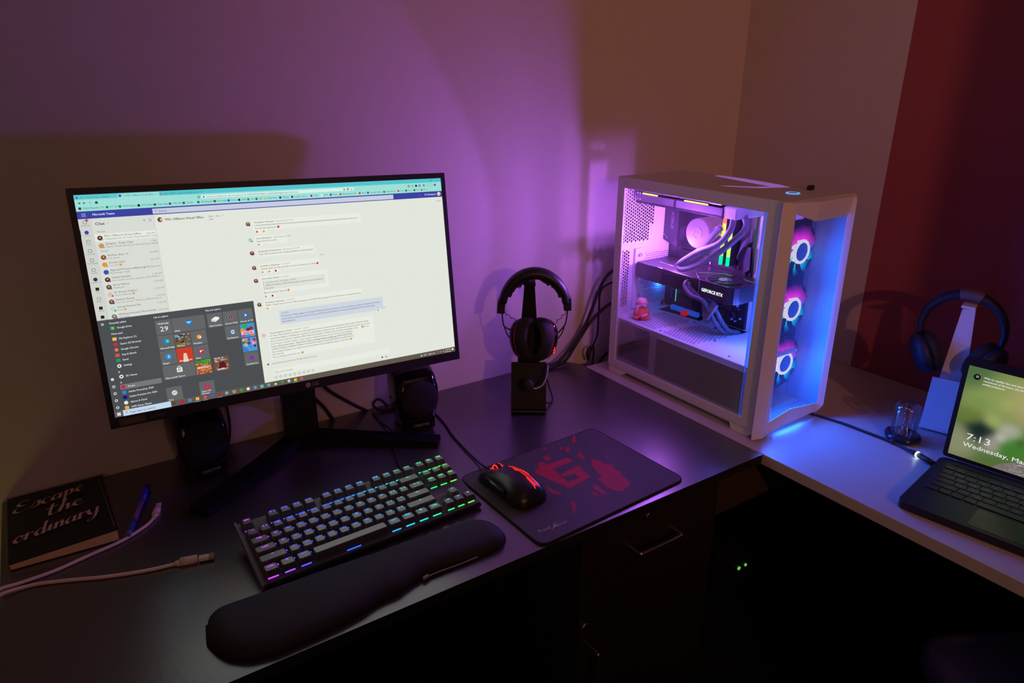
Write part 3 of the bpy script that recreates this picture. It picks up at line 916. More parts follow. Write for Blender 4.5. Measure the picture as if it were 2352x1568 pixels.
def mesh_mat():
    """fine perforated white sheet: round holes in a staggered grid, translucent sheet between"""
    m = bpy.data.materials.new('fine_white_mesh')
    m.use_nodes = True
    nt = m.node_tree
    nt.nodes.clear()
    N = nt.nodes.new
    L = nt.links.new
    tc = N('ShaderNodeTexCoord')
    sp = N('ShaderNodeSeparateXYZ')
    L(tc.outputs['UV'], sp.inputs[0])

    def math_(op, a, b=None, c=None):
        n = N('ShaderNodeMath')
        n.operation = op
        for i, x in enumerate((a, b, c)):
            if x is None:
                continue
            if isinstance(x, (int, float)):
                n.inputs[i].default_value = x
            else:
                L(x, n.inputs[i])
        return n.outputs[0]
    P = 0.0027
    u = math_('DIVIDE', sp.outputs[0], P)
    v = math_('DIVIDE', sp.outputs[1], P * 0.866)
    row = math_('FLOOR', v)
    odd = math_('MULTIPLY', math_('FRACT', math_('MULTIPLY', row, 0.5)), 1.0)
    u2 = math_('ADD', u, odd)
    du = math_('SUBTRACT', math_('FRACT', u2), 0.5)
    dv = math_('SUBTRACT', math_('FRACT', v), 0.5)
    d2 = math_('ADD', math_('MULTIPLY', du, du), math_('MULTIPLY', dv, dv))
    hole = math_('LESS_THAN', d2, 0.155)
    t = N('ShaderNodeBsdfTransparent')
    df = N('ShaderNodeBsdfDiffuse')
    df.inputs[0].default_value = (.18, .18, .21, 1)
    tr = N('ShaderNodeBsdfTranslucent')
    tr.inputs[0].default_value = (.03, .03, .045, 1)
    a = N('ShaderNodeMixShader')
    a.inputs[0].default_value = 0.6
    L(df.outputs[0], a.inputs[1]); L(tr.outputs[0], a.inputs[2])
    b = N('ShaderNodeMixShader')
    L(hole, b.inputs[0]); L(a.outputs[0], b.inputs[1]); L(t.outputs[0], b.inputs[2])
    o = N('ShaderNodeOutputMaterial')
    L(b.outputs[0], o.inputs[0])
    return m


def planar_uv(o, fu, fv):
    uv = o.data.uv_layers.new(name='uv')
    M_ = wm(o)
    for p in o.data.polygons:
        for li in p.loop_indices:
            c = M_ @ o.data.vertices[o.data.loops[li].vertex_index].co
            uv.data[li].uv = (fu(c), fv(c))


M['glass'] = clear_glass('side_glass', (.97, .97, .98), 0.05)
M['mesh'] = mesh_mat()
M['pcb'] = mat('black_circuit_board', (0.012, 0.010, 0.018), 0.5, noise=.4, nscale=200)
M['slate'] = mat('dark_heatsink', (0.05, 0.045, 0.06), 0.4, 0.4)
M['gun'] = mat('gunmetal', (0.07, 0.062, 0.075), 0.38, 0.6)
M['sleeve'] = mat('grey_sleeving', (0.10, 0.10, 0.13), 0.6)
M['tube'] = mat('white_sleeved_tube', (0.28, 0.28, 0.32), 0.55, bump=.3, nscale=600)
M['hole'] = mat('hole_black', (0.004, 0.003, 0.006), 0.9)
M['screw'] = mat('bright_screw', (0.75, 0.72, 0.7), 0.25, 0.8)
M['white_label'] = mat('pale_print', (0.55, 0.5, 0.6), 0.6)

pc = empty('computer_tower', (-0.43, -0.337, 0.0), label='white computer tower with lit glass side standing on the pale desk', cat='computer')
# window frame of the side panel
q = MB()
for a, b in (((XP, -.1405, .0), (XP + .006, YR, 1)), ((XP, -.5465, .0), (XP + .006, -.5175, 1))):
    q.bb((a[0], a[1], .018), (b[0], b[1], HT - .001), bev=.0008, seg=1)
q.bb((XP, -.5175, .4452), (XP + .006, -.1405, HT - .001), bev=.0006, seg=1)
q.bb((XP, -.5175, .018), (XP + .006, -.1405, .036), bev=.0006, seg=1)
q.build('side_frame', M['white_metal'], pc)
q = MB(); q.bb((XP + .0015, -.5175, .036), (XP + .0045, -.1405, .4452)); q.build('glass_panel', M['glass'], pc)
# lower skirt, base and feet
q = MB(); q.bb((XP + .004, -.55, .0125), (XB, YR, .0185)); q.build('base_plate', M['white_metal'], pc)
for y0, y1 in ((-.118, -.172), (-.49, -.548)):
    for x0 in (XP + .003, XB - .033):
        q = MB()
        x1 = x0 + .03
        q.add([(x0, y0 - .004, 0), (x1, y0 - .004, 0), (x1, y1 + .012, 0), (x0, y1 + .012, 0), (x0, y0, .0135), (x1, y0, .0135), (x1, y1 - .012 if y1 > -.3 else y1, .0135), (x0, y1 - .012 if y1 > -.3 else y1, .0135)],
              [(3, 2, 1, 0), (4, 5, 6, 7), (0, 1, 5, 4), (1, 2, 6, 5), (2, 3, 7, 6), (3, 0, 4, 7)])
        q.build('foot', M['white_plastic'], pc)
# top plate, far side
q = MB(); q.bb((XP, -.556, .4665), (XB, YR, HT), bev=.0008, seg=1); q.build('top_plate', M['white_metal'], pc)
q = MB(); q.bb((XB - .003, -.55, .018), (XB, YR, .4665)); q.bb((XP + .17 + .008, -.474, .13), (XP + .17 + .0095, YR, .4665)); q.build('far_side_panel', M['white_metal'], pc)
# top vent chevron: inside light painted as glowing sheets on the plate
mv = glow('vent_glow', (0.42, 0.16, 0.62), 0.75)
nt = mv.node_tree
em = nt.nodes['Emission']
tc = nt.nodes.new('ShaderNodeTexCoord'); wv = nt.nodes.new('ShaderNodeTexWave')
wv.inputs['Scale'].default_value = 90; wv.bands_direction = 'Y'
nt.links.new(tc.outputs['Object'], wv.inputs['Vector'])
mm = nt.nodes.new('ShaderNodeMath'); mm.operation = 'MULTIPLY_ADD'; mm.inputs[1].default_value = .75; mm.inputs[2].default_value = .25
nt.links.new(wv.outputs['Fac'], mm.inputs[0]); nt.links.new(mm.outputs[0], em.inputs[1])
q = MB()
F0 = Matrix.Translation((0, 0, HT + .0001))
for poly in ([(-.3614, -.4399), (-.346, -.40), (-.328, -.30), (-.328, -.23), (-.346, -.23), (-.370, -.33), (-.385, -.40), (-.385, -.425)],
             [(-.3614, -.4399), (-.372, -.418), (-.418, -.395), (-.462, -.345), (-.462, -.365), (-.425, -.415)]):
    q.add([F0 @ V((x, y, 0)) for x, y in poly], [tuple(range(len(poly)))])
tag(q.build('top_vent_painted_glow', mv, pc), 'violet glow painted on the top plate as a chevron-shaped vent')
q = MB(); q.ring(Matrix.Translation((-.4313, -.4946, HT + .0003)), .0115, .0014, seg=32, sub=6); tag(q.build('power_button_ring', glow('ring_blue', (.12, .38, 1), 1.3), pc), 'blue glowing ring')
q = MB(); q.cyl((-.4313, -.4946, HT), (-.4313, -.4946, HT + .0012), .0095); q.build('power_button', M['white_plastic'], pc)
# rear panel with hexagonal holes
q = MB()
R = 0.0043
YH = -0.1215


def hole_here(x, z):
    if -.5155 <= x <= -.412 and .313 <= z <= .442:
        return not (x > -.430 and z < .352)
    return -.5155 <= x <= -.486 and .157 <= z <= .296


ix = 0
x = -.521
while x < -.372:
    z = .13 + (ix % 2) * R * math.sqrt(3) / 2
    while z < .4665 - R * .87:
        O = [(x + R * math.cos(math.radians(60 * k)), z + R * math.sin(math.radians(60 * k))) for k in range(6)]
        if hole_here(x, z):
            I = [(x + R * .76 * math.cos(math.radians(60 * k)), z + R * .76 * math.sin(math.radians(60 * k))) for k in range(6)]
            q.add([(a, YH, b) for a, b in O + I], [(k, (k + 1) % 6, 6 + (k + 1) % 6, 6 + k) for k in range(6)])
        else:
            q.add([(a, YH, b) for a, b in O], [tuple(range(6))])
        z += R * math.sqrt(3)
    x += 1.5 * R
    ix += 1
o = q.build('rear_panel', M['white_metal'], pc, solid=.0008)
q = MB()
q.bb((-.5265, -.1225, .0185), (-.519, -.1185, .4665)); q.bb((-.39, -.1255, .28), (-.352, -.1185, .4665), bev=.001)
q.bb((-.519, -.1225, .0185), (-.352, -.1185, .135))
q.bb((-.4215, -.1235, .325), (-.4205, -.1222, .348))
q.build('rear_flange', M['white_metal'], pc)
# slot covers and thumb screws
q = MB(); q.bb((-.472, -.1275, .152), (-.4515, -.1225, .298)); q.build('slot_bracket', M['white_metal'], pc)
for k, z in enumerate((.276, .223, .203, .183, .163)):
    q = MB(); q.bb((-.4505, -.126, z - .0085), (-.354, -.1235, z + .0085))
    q.mi = 1
    for r in range(3):
        for c in range(9):
            q.box((-.436 + c * .0088 + (r % 2) * .004, -.1262, z - .005 + r * .005), (.006, .0004, .0013))
    q.build('slot_cover', [M['white_metal'], M['hole']], pc)
for k in range(7):
    z = .283 - k * .0197
    q = MB(); q.cyl((-.458, -.1275, z), (-.460, -.1345, z), .0042, .0036, seg=12); q.build('thumb_screw', M['screw'], pc)
# shroud (power supply cover) with slotted vents
q = MB()
q.bb((XP + .008, -.505, .136), (-.352, YR - .003, .1405), bev=.001, seg=1)
q.bb((XP + .0085, -.515, .0185), (XP + .011, YR - .003, .139))
q.mi = 1
zt = .14055
for (y0, y1) in ((-.155, -.252), (-.272, -.372)):
    nx = 17
    for i in range(nx):
        xx = -.512 + i * .0072
        ny = int((y0 - y1) / .0085)
        for j in range(ny):
            yy = y0 - .004 - j * .0085 + (i % 2) * .0042 - i * .0009
            if xx > -.40 or yy < y1:
                continue
            q.box((xx, yy, zt), (.0022, .0056, .0003))
for x, y in ((-.507, -.453), (-.500, -.16), (-.471, -.186), (-.510, -.262), (-.46, -.375), (-.40, -.262)):
    q.prism(circ(.0026, 12, x, y), WM, zt, zt + .0004)
q.build('power_supply_cover', [M['white_metal'], M['hole']], pc)
q = MB()
q.bb((XP + .0065, -.245, .045), (XP + .0085, -.142, .135)); q.bb((XP + .0065, -.510, .040), (XP + .0085, -.268, .128))
q.build('cover_side_panel', mat('grey_side_plate', (.36, .32, .34), .3), pc)  # grey lightened to stand in for wall reflections on the glass
q = MB()
q.add([(-.398, -.143, .1409), (-.352, -.143, .1409), (-.352, -.262, .1409), (-.384, -.262, .1409)], [(0, 1, 2, 3)])
q.add([(-.398, -.315, .1409), (-.352, -.315, .1409), (-.352, -.376, .1409), (-.384, -.376, .1409)], [(0, 1, 2, 3)])
q.build('cable_cutout', M['hole'], pc, solid=.0004)
# plugs and red connector at the board foot, their lit look put into emission
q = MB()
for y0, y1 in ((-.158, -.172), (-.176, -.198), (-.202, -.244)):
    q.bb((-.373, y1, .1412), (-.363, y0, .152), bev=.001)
tag(q.build('front_header_plug', mat('plug_painted_glow', (.05, .12, .5), .4, emit=(.01, .15, .9), strength=.35), pc), 'plugs with a painted blue glow along the lower board edge')
q = MB(); q.bb((-.388, -.219, .141), (-.374, -.206, .151), bev=.001); tag(q.build('red_connector', mat('red_connector', (.8, .01, .01), .4, emit=(1, .01, .01), strength=.35), pc), 'small red connector')
# motherboard
q = MB(); q.bb((-.362, -.371, .146), (-.3545, -.1265, .452)); mb = q.build('motherboard', M['pcb'], pc)
q = MB(); q.prism([(.128, .452), (.128, .312), (.142, .308), (.172, .30), (.172, .452)], frame((0, 0, 0), (0, -1, 0), (0, 0, 1)), .362, .385)
q.M = WM
q.build('board_heatsink', M['slate'], mb)
q = MB()
FH = Matrix(((0, 0, -1, -.3856), (-1, 0, 0, 0), (0, 1, 0, 0), (0, 0, 0, 1)))
FT = Matrix.Translation((0, 0, 0)) @ Matrix(((0, 0, -1, -.3858), (0, -1, 0, -.150), (-1, 0, 0, .382), (0, 0, 0, 1)))
q.text('AORUS', FT, .012, w=.040, shear=.2)
q.tube([(-.3856, -.121, .36), (-.3856, -.122, .332), (-.3856, -.142, .316)], .0007, seg=4, smooth=False)
q.build('heatsink_lettering', mat('print_violet', (.30, .22, .36), .4), mb)
cg = mat('chip_grey', (.06, .055, .08), .35)
for i in range(34):
    if i < 20:
        y = -.334 - random.random() * .032; z = .16 + random.random() * .22
    else:
        y = -.14 - random.random() * .19; z = .16 + random.random() * .09
    q = MB(); q.box((-.3635, y, z), (.004, random.uniform(.003, .008), random.uniform(.003, .008))); q.build('chip', cg, mb)
lm_ = mat('lilac_metal', (.5, .45, .6), .3, .3)
for i in range(10):
    y = -.337 - random.random() * .028; z = .16 + random.random() * .14
    q = MB(); q.cyl((-.362, y, z), (-.367, y, z), random.uniform(.0018, .0032), seg=10); q.build('capacitor', lm_, mb)
for a_, b_ in (((-.3645, -.358, .222), (-.364, -.354, .243)), ((-.3645, -.262, .274), (-.363, -.258, .292))):
    q = MB(); q.bb(a_, b_); q.build('pale_label', lm_, mb)
for z in (.292, .250, .215, .178):
    q = MB(); q.bb((-.372, -.325, z - .003), (-.361, -.175, z + .003)); q.build('expansion_slot', M['black'], mb)
q = MB(); q.bb((-.3665, -.1675, .162), (-.3655, -.1655, .200)); tag(q.build('board_light_line', M['led_cyan'], mb), 'thin cyan light line')
q = MB()
for z in (.191, .181, .171):
    q.cyl((-.362, -.152, z), (-.366, -.152, z), .0035, seg=12)
q.build('audio_capacitors', mat('wine_cap', (.18, .03, .06), .4), mb)
# memory sticks
def ram(y):
    q = MB(); q.bb((-.386, y - .0035, .286), (-.361, y + .0035, .410), bev=.0006, seg=1); r_ = q.build('memory_stick', mat('memory_grey', (.2, .19, .22), .35, .5), pc)
    q = MB().usecol()
    for k in range(12):
        t = k / 11
        if t < .15: c = (.0, .95, .35)
        elif t < .62: c = (.45 + .5 * (t - .15), 1.0, .12)
        elif t < .8: c = (1.0, .75, .15)
        elif t < .9: c = (1, .2, .15)
        else: c = (1, .05, .35)
        q.col = c
        q.bb((-.3905, y - .0032, .287 + k * .0102), (-.386, y + .0032, .287 + (k + 1) * .0102))
    tag(q.build('light_bar', attr_glow('memory_light', 1.5), r_), 'light bar running green to yellow to pink')
    return r_


ram(-.3085); ram(-.3275)
# cable bundle to the right of the memory
bd = q = MB()
for k in range(9):
    z0 = .352 - k * .002
    q.tube([(-.364, -.370, z0 + .012), (-.372 - k * .001, -.358, z0 - .002), (-.378 - k * .001, -.350, z0 - .018 - k * .001), (-.374, -.353, z0 - .034), (-.368, -.36, z0 - .045)], .0012, seg=6, n=4)
q.build('power_cable_bundle', M['sleeve'], pc)
q = MB(); q.bb((-.37, -.369, .345), (-.362, -.366, .372)); q.add([(-.372, -.347, .330), (-.370, -.371, .335), (-.368, -.372, .285), (-.369, -.360, .276)], [(0, 1, 2, 3)]); q.build('board_plug', mat('plug_slate', (.10, .11, .14), .5), pc, solid=.001)
# radiator with fans at the top
rad = MB(); rad.bb((-.487, -.381, .410), (-.368, -.133, .4295), bev=.001); rad = rad.build('radiator', mat('radiator_grey', (.20, .17, .18), .4, .3), pc)
q = MB(); q.bb((-.487, -.4155, .4105), (-.372, -.3815, .434), bev=.003); q.build('end_tank', M['white_plastic'], rad)
q = MB(); q.bb((-.4885, -.3815, .4095), (-.4865, -.133, .4125)); q.bb((-.4885, -.3825, .41), (-.4865, -.3795, .4295)); q.bb((-.489, -.255, .411), (-.4872, -.2505, .4295)); q.build('radiator_rail', M['gun'], rad)
for y0 in (-.133, -.258):
    q = MB(); q.bb((-.487, y0 - .12, .4335), (-.368, y0, .4625), bev=.003); f = q.build('radiator_fan', M['gun'], pc)
    q = MB(); q.bb((-.4885, y0 - (.066 if y0 > -.2 else .084), .4302), (-.4866, y0 - .02, .4330)); tag(q.build('fan_light_strip', M['led_yellow'], f), 'yellow light strip')
q = MB()
for y in (-.138, -.1455):
    q.cyl((-.4868, y, .431), (-.4885, y, .431), .0022, seg=10); q.cyl((-.4868, y, .418), (-.4885, y, .418), .0022, seg=10)
q.build('radiator_screws', M['screw'], rad)
# pump head
q = MB(); q.cyl((-.362, -.262, .3515), (-.41, -.262, .3515), .0335, .0335, seg=40); q.cyl((-.41, -.262, .3515), (-.4195, -.262, .3515), .0335, .0325, seg=40)
pump = q.build('pump_head', mat('lilac_glowing_cap', (.07, .05, .09), .55, emit=(.62, .17, .82), strength=.42), pc)
tag(pump, 'round lilac glowing pump cap with a hexagon outline')
q = MB(); h_ = [V((-.4202, -.262 + .0125 * math.cos(math.radians(60 * k + 30)), .3515 + .0125 * math.sin(math.radians(60 * k + 30)))) for k in range(7)]
q.tube(h_, .0006, seg=5, smooth=False); q.build('hexagon_mark', glow('hex_pale', (1, .7, .8), .9), pump)
q = MB(); q.cyl((-.392, -.290, .358), (-.398, -.306, .368), .0078); q.cyl((-.385, -.290, .342), (-.39, -.303, .348), .0078); q.build('tube_fitting', M['white_plastic'], pump)
for pts in ([(-.398, -.306, .369), (-.425, -.305, .351), (-.45, -.301, .327), (-.475, -.293, .311), (-.490, -.283, .297), (-.497, -.292, .288), (-.492, -.321, .298), (-.485, -.369, .330), (-.475, -.405, .366), (-.465, -.424, .395), (-.457, -.412, .414), (-.455, -.402, .424)],
            [(-.39, -.303, .347), (-.42, -.296, .320), (-.455, -.287, .303), (-.478, -.279, .293), (-.494, -.284, .296), (-.498, -.333, .332), (-.491, -.381, .358), (-.486, -.402, .386), (-.481, -.404, .405), (-.476, -.398, .42)]):
    q = MB(); q.tube(pts, .0062, seg=12, n=6); q.build('coolant_tube', M['tube'], pc)
# graphics card
q = MB()
body = [(-.477, -.139), (-.477, -.406), (-.470, -.418), (-.458, -.4225), (-.366, -.4225), (-.366, -.139)]
q.prism(body, WM, .2335, .2705, bev=.0015)
gp = q.build('graphics_card', M['gun'], pc)
q = MB(); q.add([(-.4776, -.222, .2635), (-.4776, -.218, .236), (-.4776, -.325, .234), (-.4776, -.327, .2625)], [(0, 1, 2, 3)]); q.build('card_fins', M['hole'], gp, solid=.0005)
q = MB()
for k in range(40):
    y = -.224 - k * .0026
    q.bb((-.4784, y, .237), (-.4778, y - .0006, .262))
q.build('card_fin_edges', M['slate'], gp)
q = MB().usecol()  # memory light reflected on the chamfers, painted as glowing lines
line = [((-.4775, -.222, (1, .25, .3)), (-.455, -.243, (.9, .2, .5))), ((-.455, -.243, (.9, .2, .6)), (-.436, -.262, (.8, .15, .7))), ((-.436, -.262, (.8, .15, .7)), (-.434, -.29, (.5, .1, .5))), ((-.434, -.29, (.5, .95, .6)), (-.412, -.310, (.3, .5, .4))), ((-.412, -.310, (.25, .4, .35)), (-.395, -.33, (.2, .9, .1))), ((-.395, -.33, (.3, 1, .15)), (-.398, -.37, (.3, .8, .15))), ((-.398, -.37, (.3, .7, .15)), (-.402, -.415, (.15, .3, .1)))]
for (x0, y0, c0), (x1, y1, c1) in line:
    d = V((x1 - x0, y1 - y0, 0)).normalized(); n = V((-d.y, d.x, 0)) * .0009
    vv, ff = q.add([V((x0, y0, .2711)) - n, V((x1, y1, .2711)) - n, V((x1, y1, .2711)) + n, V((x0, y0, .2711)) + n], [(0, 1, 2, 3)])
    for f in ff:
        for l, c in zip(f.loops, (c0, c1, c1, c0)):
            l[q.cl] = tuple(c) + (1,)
tag(q.build('card_painted_glint', attr_glow('card_reflection_glow', .8), gp), 'thin painted reflection line glowing pink to green')
q = MB()
for a, b in (((-.441, -.289, .2708), (-.4775, -.331, .2708)), ((-.4775, -.331, .2708), (-.478, -.332, .2345)), ((-.4775, -.139, .2708), (-.4775, -.222, .2708)), ((-.4775, -.331, .2708), (-.4775, -.408, .2708))):
    q.cyl(a, b, .0008, seg=6)
q.build('card_edge_trim', mat('pink_trim', (.6, .5, .55), .25, .8), gp)
FG = Matrix.Translation((-.436, -.366, .2706))
q = MB(); q.lathe([(.040, .0002), (.040, .0012), (.037, .0014), (.036, .0003)], FG, seg=40, cap=False); q.prism(circ(.036, 40), FG, .0001, .0003)
fan = q.build('card_fan', M['black'], gp)
q = MB()
for k in range(9):
    a = 2 * math.pi * k / 9
    q.add([FG @ V((r * math.cos(a + t), r * math.sin(a + t), z)) for r, t, z in ((.014, 0, .0006), (.035, .25, .0006), (.035, .75, .0016), (.014, .5, .0016))], [(0, 1, 2, 3)])
q.build('fan_blades', M['slate'], fan)
q = MB(); q.lathe([(.0145, .0005), (.0145, .0022), (.012, .0028), (.0001, .0028)], FG, seg=28); q.build('fan_hub', mat('hub_grey', (.3, .3, .33), .3, .6), fan)
FW = Matrix(((0, 0, -1, -.4778), (-1, 0, 0, -.3385), (0, 1, 0, .2475), (0, 0, 0, 1)))
q = MB(); q.text('GEFORCE RTX', FW, .0098, w=.057, bold=.0005); q.build('lit_lettering', glow('rtx_white', (.85, 1, .9), 1.6), gp)
FB = Matrix(((0, -.95, 0, -.436), (-1, -.25, 0, -.172), (0, 0, 1, .2712), (0, 0, 0, 1)))
q = MB(); q.text('RTX 3080', Matrix(((-.09, .9, 0, -.438), (-1, -.3, 0, -.172), (0, 0, 1, .2713), (0, 0, 0, 1))), .007, w=.045); q.build('card_print', M['white_label'], gp)
# adapter cables of the card
for dx, dy in ((0, 0), (.014, -.006)):
    q = MB()
    q.tube([(-.470 + dx, -.296 + dy, .262), (-.489 + dx * .4, -.302 + dy, .252), (-.490 + dx, -.322 + dy, .236), (-.480 + dx, -.347 + dy, .228), (-.468 + dx, -.358 + dy, .205), (-.452 + dx, -.362 + dy, .180), (-.43 + dx, -.366 + dy, .156), (-.40 + dx, -.368 + dy, .146), (-.385 + dx * .3, -.37 + dy * .3, .1425)], .0052, seg=8, n=5)
    q.build('card_power_cable', M['sleeve'], pc)
q = MB(); q.box((-.466, -.358, .206), (.012, .018, .042), R=Matrix.Rotation(.5, 4, 'X'), bev=.002); q.box((-.45, -.333, .195), (.010, .012, .05), R=Matrix.Rotation(-.2, 4, 'X'), bev=.002)
q.build('card_cable_plug', M['grey'], pc)
# front: three fans, mesh, bezel
fm = bpy.data.materials.new('fan_blade_glow')
fm.use_nodes = True
nt = fm.node_tree; nt.nodes.clear()
tc = nt.nodes.new('ShaderNodeTexCoord'); sp = nt.nodes.new('ShaderNodeSeparateXYZ'); nt.links.new(tc.outputs['Object'], sp.inputs[0])
mr = nt.nodes.new('ShaderNodeMapRange'); mr.inputs[1].default_value = -.05; mr.inputs[2].default_value = .05; nt.links.new(sp.outputs['Z'], mr.inputs[0])
cr = nt.nodes.new('ShaderNodeValToRGB'); nt.links.new(mr.outputs[0], cr.inputs[0])
cr.color_ramp.elements[0].position = 0; cr.color_ramp.elements[0].color = (0.0, .12, .75, 1)
cr.color_ramp.elements[1].position = 1; cr.color_ramp.elements[1].color = (.12, .02, .5, 1)
for p_, c_ in ((.30, (.0, .8, .8, 1)), (.5, (.02, .15, .9, 1)), (.72, (.95, .03, .75, 1))):
    e_ = cr.color_ramp.elements.new(p_); e_.color = c_
em = nt.nodes.new('ShaderNodeEmission'); em.inputs[1].default_value = 1.25; nt.links.new(cr.outputs[0], em.inputs[0])
cx_n = nt.nodes.new('ShaderNodeCombineXYZ'); nt.links.new(sp.outputs['X'], cx_n.inputs[0]); nt.links.new(sp.outputs['Z'], cx_n.inputs[2])
ln_n = nt.nodes.new('ShaderNodeVectorMath'); ln_n.operation = 'LENGTH'; nt.links.new(cx_n.outputs[0], ln_n.inputs[0])
m2_n = nt.nodes.new('ShaderNodeMapRange'); m2_n.inputs[1].default_value = .022; m2_n.inputs[2].default_value = .052; m2_n.inputs[3].default_value = 1.9; m2_n.inputs[4].default_value = .22
nt.links.new(ln_n.outputs['Value'], m2_n.inputs[0]); nt.links.new(m2_n.outputs[0], em.inputs[1])
oo = nt.nodes.new('ShaderNodeOutputMaterial'); nt.links.new(em.outputs[0], oo.inputs[0])
ring_m = glow('fan_ring_white', (.88, .82, 1.0), 1.5)
for z in (.3508, .2312, .1116):
    FFn = Matrix(((1, 0, 0, -.380), (0, 0, -1, -.497), (0, 1, 0, z), (0, 0, 0, 1)))
    fo = empty('front_fan', (-.380 + .43, -.497 + .337, z)); fo.parent = pc
    q = MB(); q.prism(rrect(.1185, .1185, .012), FFn, -.024, -.019); q.ring(FFn @ Matrix.Translation((0, 0, -.011)), .057, .0025, seg=36, sub=6); q.build('fan_frame', M['black'], fo)
    q = MB()
    for k in range(9):
        a = 2 * math.pi * k / 9
        q.add([FFn @ V((r * math.cos(a + t), r * math.sin(a + t), zz)) for r, t, zz in ((.021, 0, -.003), (.038, .12, -.003), (.054, .34, -.004), (.054, .86, -.012), (.038, .70, -.012), (.021, .60, -.011))], [(0, 1, 4, 5), (1, 2, 3, 4)])
    tag(q.build('fan_blades', fm, fo), 'translucent blades lit pink above and cyan below')
    q = MB(); q.ring(FFn @ Matrix.Translation((0, 0, .0)), .0215, .0036, seg=36, sub=8); q.cyl(FFn @ V((0, 0, -.016)), FFn @ V((0, 0, -.001)), .0225, .0215, seg=30)
    tag(q.build('hub_ring', ring_m, fo), 'white glowing hub ring')
    q = MB(); q.prism(circ(.019, 24), FFn, -.0005, .0012); q.build('hub_cap', mat('hub_cap_blue', (.05, .08, .3), .4, emit=(.03, .2, .7), strength=.25), fo)
q = MB(); q.bb((-.527, -.5085, .018), (-.4395, -.507, .4665)); q.build('light_baffle', M['white_metal'], pc)  # plate added to keep chamber light off the front mesh
q = MB(); q.bb((-.3285, -.5535, .019), (-.3275, -.474, .466)); q.bb((-.527, -.5535, .0186), (-.3275, -.509, .0192)); q.bb((-.527, -.5535, .4655), (-.3275, -.509, .4662)); q.build('mesh_toning_liner', mat('liner_grey', (.42, .42, .46), .6), pc)  # liner added to set how bright the inside looks through the mesh
# folded mesh
q = MB()
mt = [(-.506, -.5575, .4456), (-.4548, -.565, .4294), (-.343, -.558, .4285)]
mb_ = [(-.494, -.5575, .032), (-.4418, -.565, .050), (-.3385, -.558, .033)]
vs = mt + mb_
q.add(vs, [(0, 1, 4, 3), (1, 2, 5, 4)])
ms = q.build('front_mesh', M['mesh'], pc)
planar_uv(ms, lambda c: c.x, lambda c: c.z)
# bezel
q = MB()
q.add([(-.5321, -.5465, .012), (-.5405, -.5546, .003), (-.5405, -.5546, .469), (-.5321, -.5465, .469), (-.515, -.562, .003), (-.513, -.562, .4655), (-.494, -.557, .003), (-.505, -.557, .466)],
      [(0, 1, 2, 3), (1, 4, 5, 2), (4, 6, 7, 5), (6, 0, 3, 7), (3, 2, 5, 7), (0, 6, 4, 1)])
q.build('front_stile', M['white_metal'], pc)
q = MB()
q.add([(-.3385, -.5575, .012), (-.343, -.5575, .466), (-.334, -.567, .46), (-.328, -.567, .030), (-.318, -.5546, .012), (-.322, -.5546, .469)], [(0, 3, 2, 1), (3, 4, 5, 2), (4, 0, 1, 5), (1, 2, 5), (0, 4, 3)])
q.build('front_stile', M['white_metal'], pc)
q = MB()   # top visor with its notch
t0 = [(-.513, -.563, .4655), (-.455, -.571, .4650), (-.331, -.563, .4660)]
k0 = [(-.5405, -.5546, .4689), (-.43, -.5546, .4689), (-.322, -.5546, .4689)]
b0 = [(x, y - .0005, z) for x, y, z in mt]
q.add(t0 + b0 + k0, [(0, 3, 4, 1), (1, 4, 5, 2), (6, 0, 1, 7), (7, 1, 2, 8)])
q.build('front_visor', M['white_metal'], pc, solid=.0006)
q = MB()   # lower lip
q.add([(-.515, -.5585, .003), (-.45, -.563, .016), (-.322, -.5575, .014)] + [(x, y - .0005, z) for x, y, z in mb_], [(0, 1, 4, 3), (1, 2, 5, 4)])
q.box((-.350, -.5605, .022), (.004, .003, .004))
q.build('front_lip', M['white_metal'], pc, solid=.002)

# small receiver plugged in on top
q = MB(); q.box((-.361, -.484, HT + .0045), (.0155, .008, .009), R=Matrix.Rotation(.1, 4, 'Z'), bev=.001)
ub = q.build('usb_receiver', M['black'])
tag(ub, 'tiny black USB receiver plugged into the top of the white tower', 'usb receiver')

# ---------------------------------------------------------------- small monk figurine
M['robe'] = mat('orange_robe', (0.85, 0.09, 0.035), 0.5)
M['skin'] = mat('pink_skin', (0.85, 0.42, 0.38), 0.5)
fg = empty('monk_figurine', (-.487, -.174, .1407), rz=math.radians(-38), label='small monk figurine in an orange robe sitting inside the tower', cat='figurine')


def L_(o):    # local frame of a thing
    return wm(o)


q = MB(); q.M = L_(fg)
rings = []
for z, rx, ry in ((0, .0165, .013), (.003, .019, .0155), (.009, .0185, .0150), (.015, .0165, .013), (.021, .0135, .0105), (.026, .0095, .008), (.0285, .005, .005)):
    rings.append([V((x, y, z)) for x, y in circ(rx, 24, 0, 0, ry)])
q.loft(rings)
q.ell((-.013, -.004, .017), (.0055, .0055, .009)); q.ell((.013, -.004, .017), (.0055, .0055, .009))
q.ell((-.010, -.009, .005), (.009, .007, .005)); q.ell((.010, -.009, .005), (.009, .007, .005))
q.build('robe', M['robe'], fg)
q = MB(); q.M = L_(fg)
q.ell((0, 0, .040), (.0125, .0118, .0125)); q.ell((-.0125, .0, .0385), (.002, .003, .0035)); q.ell((.0125, .0, .0385), (.002, .003, .0035))
q.ell((0, -.0117, .0380), (.0013, .0013, .0013)); q.ell((-.006, -.0095, .0350), (.0038, .0028, .003)); q.ell((.006, -.0095, .0350), (.0038, .0028, .003))
q.build('head', M['skin'], fg)
q = MB(); q.M = L_(fg)
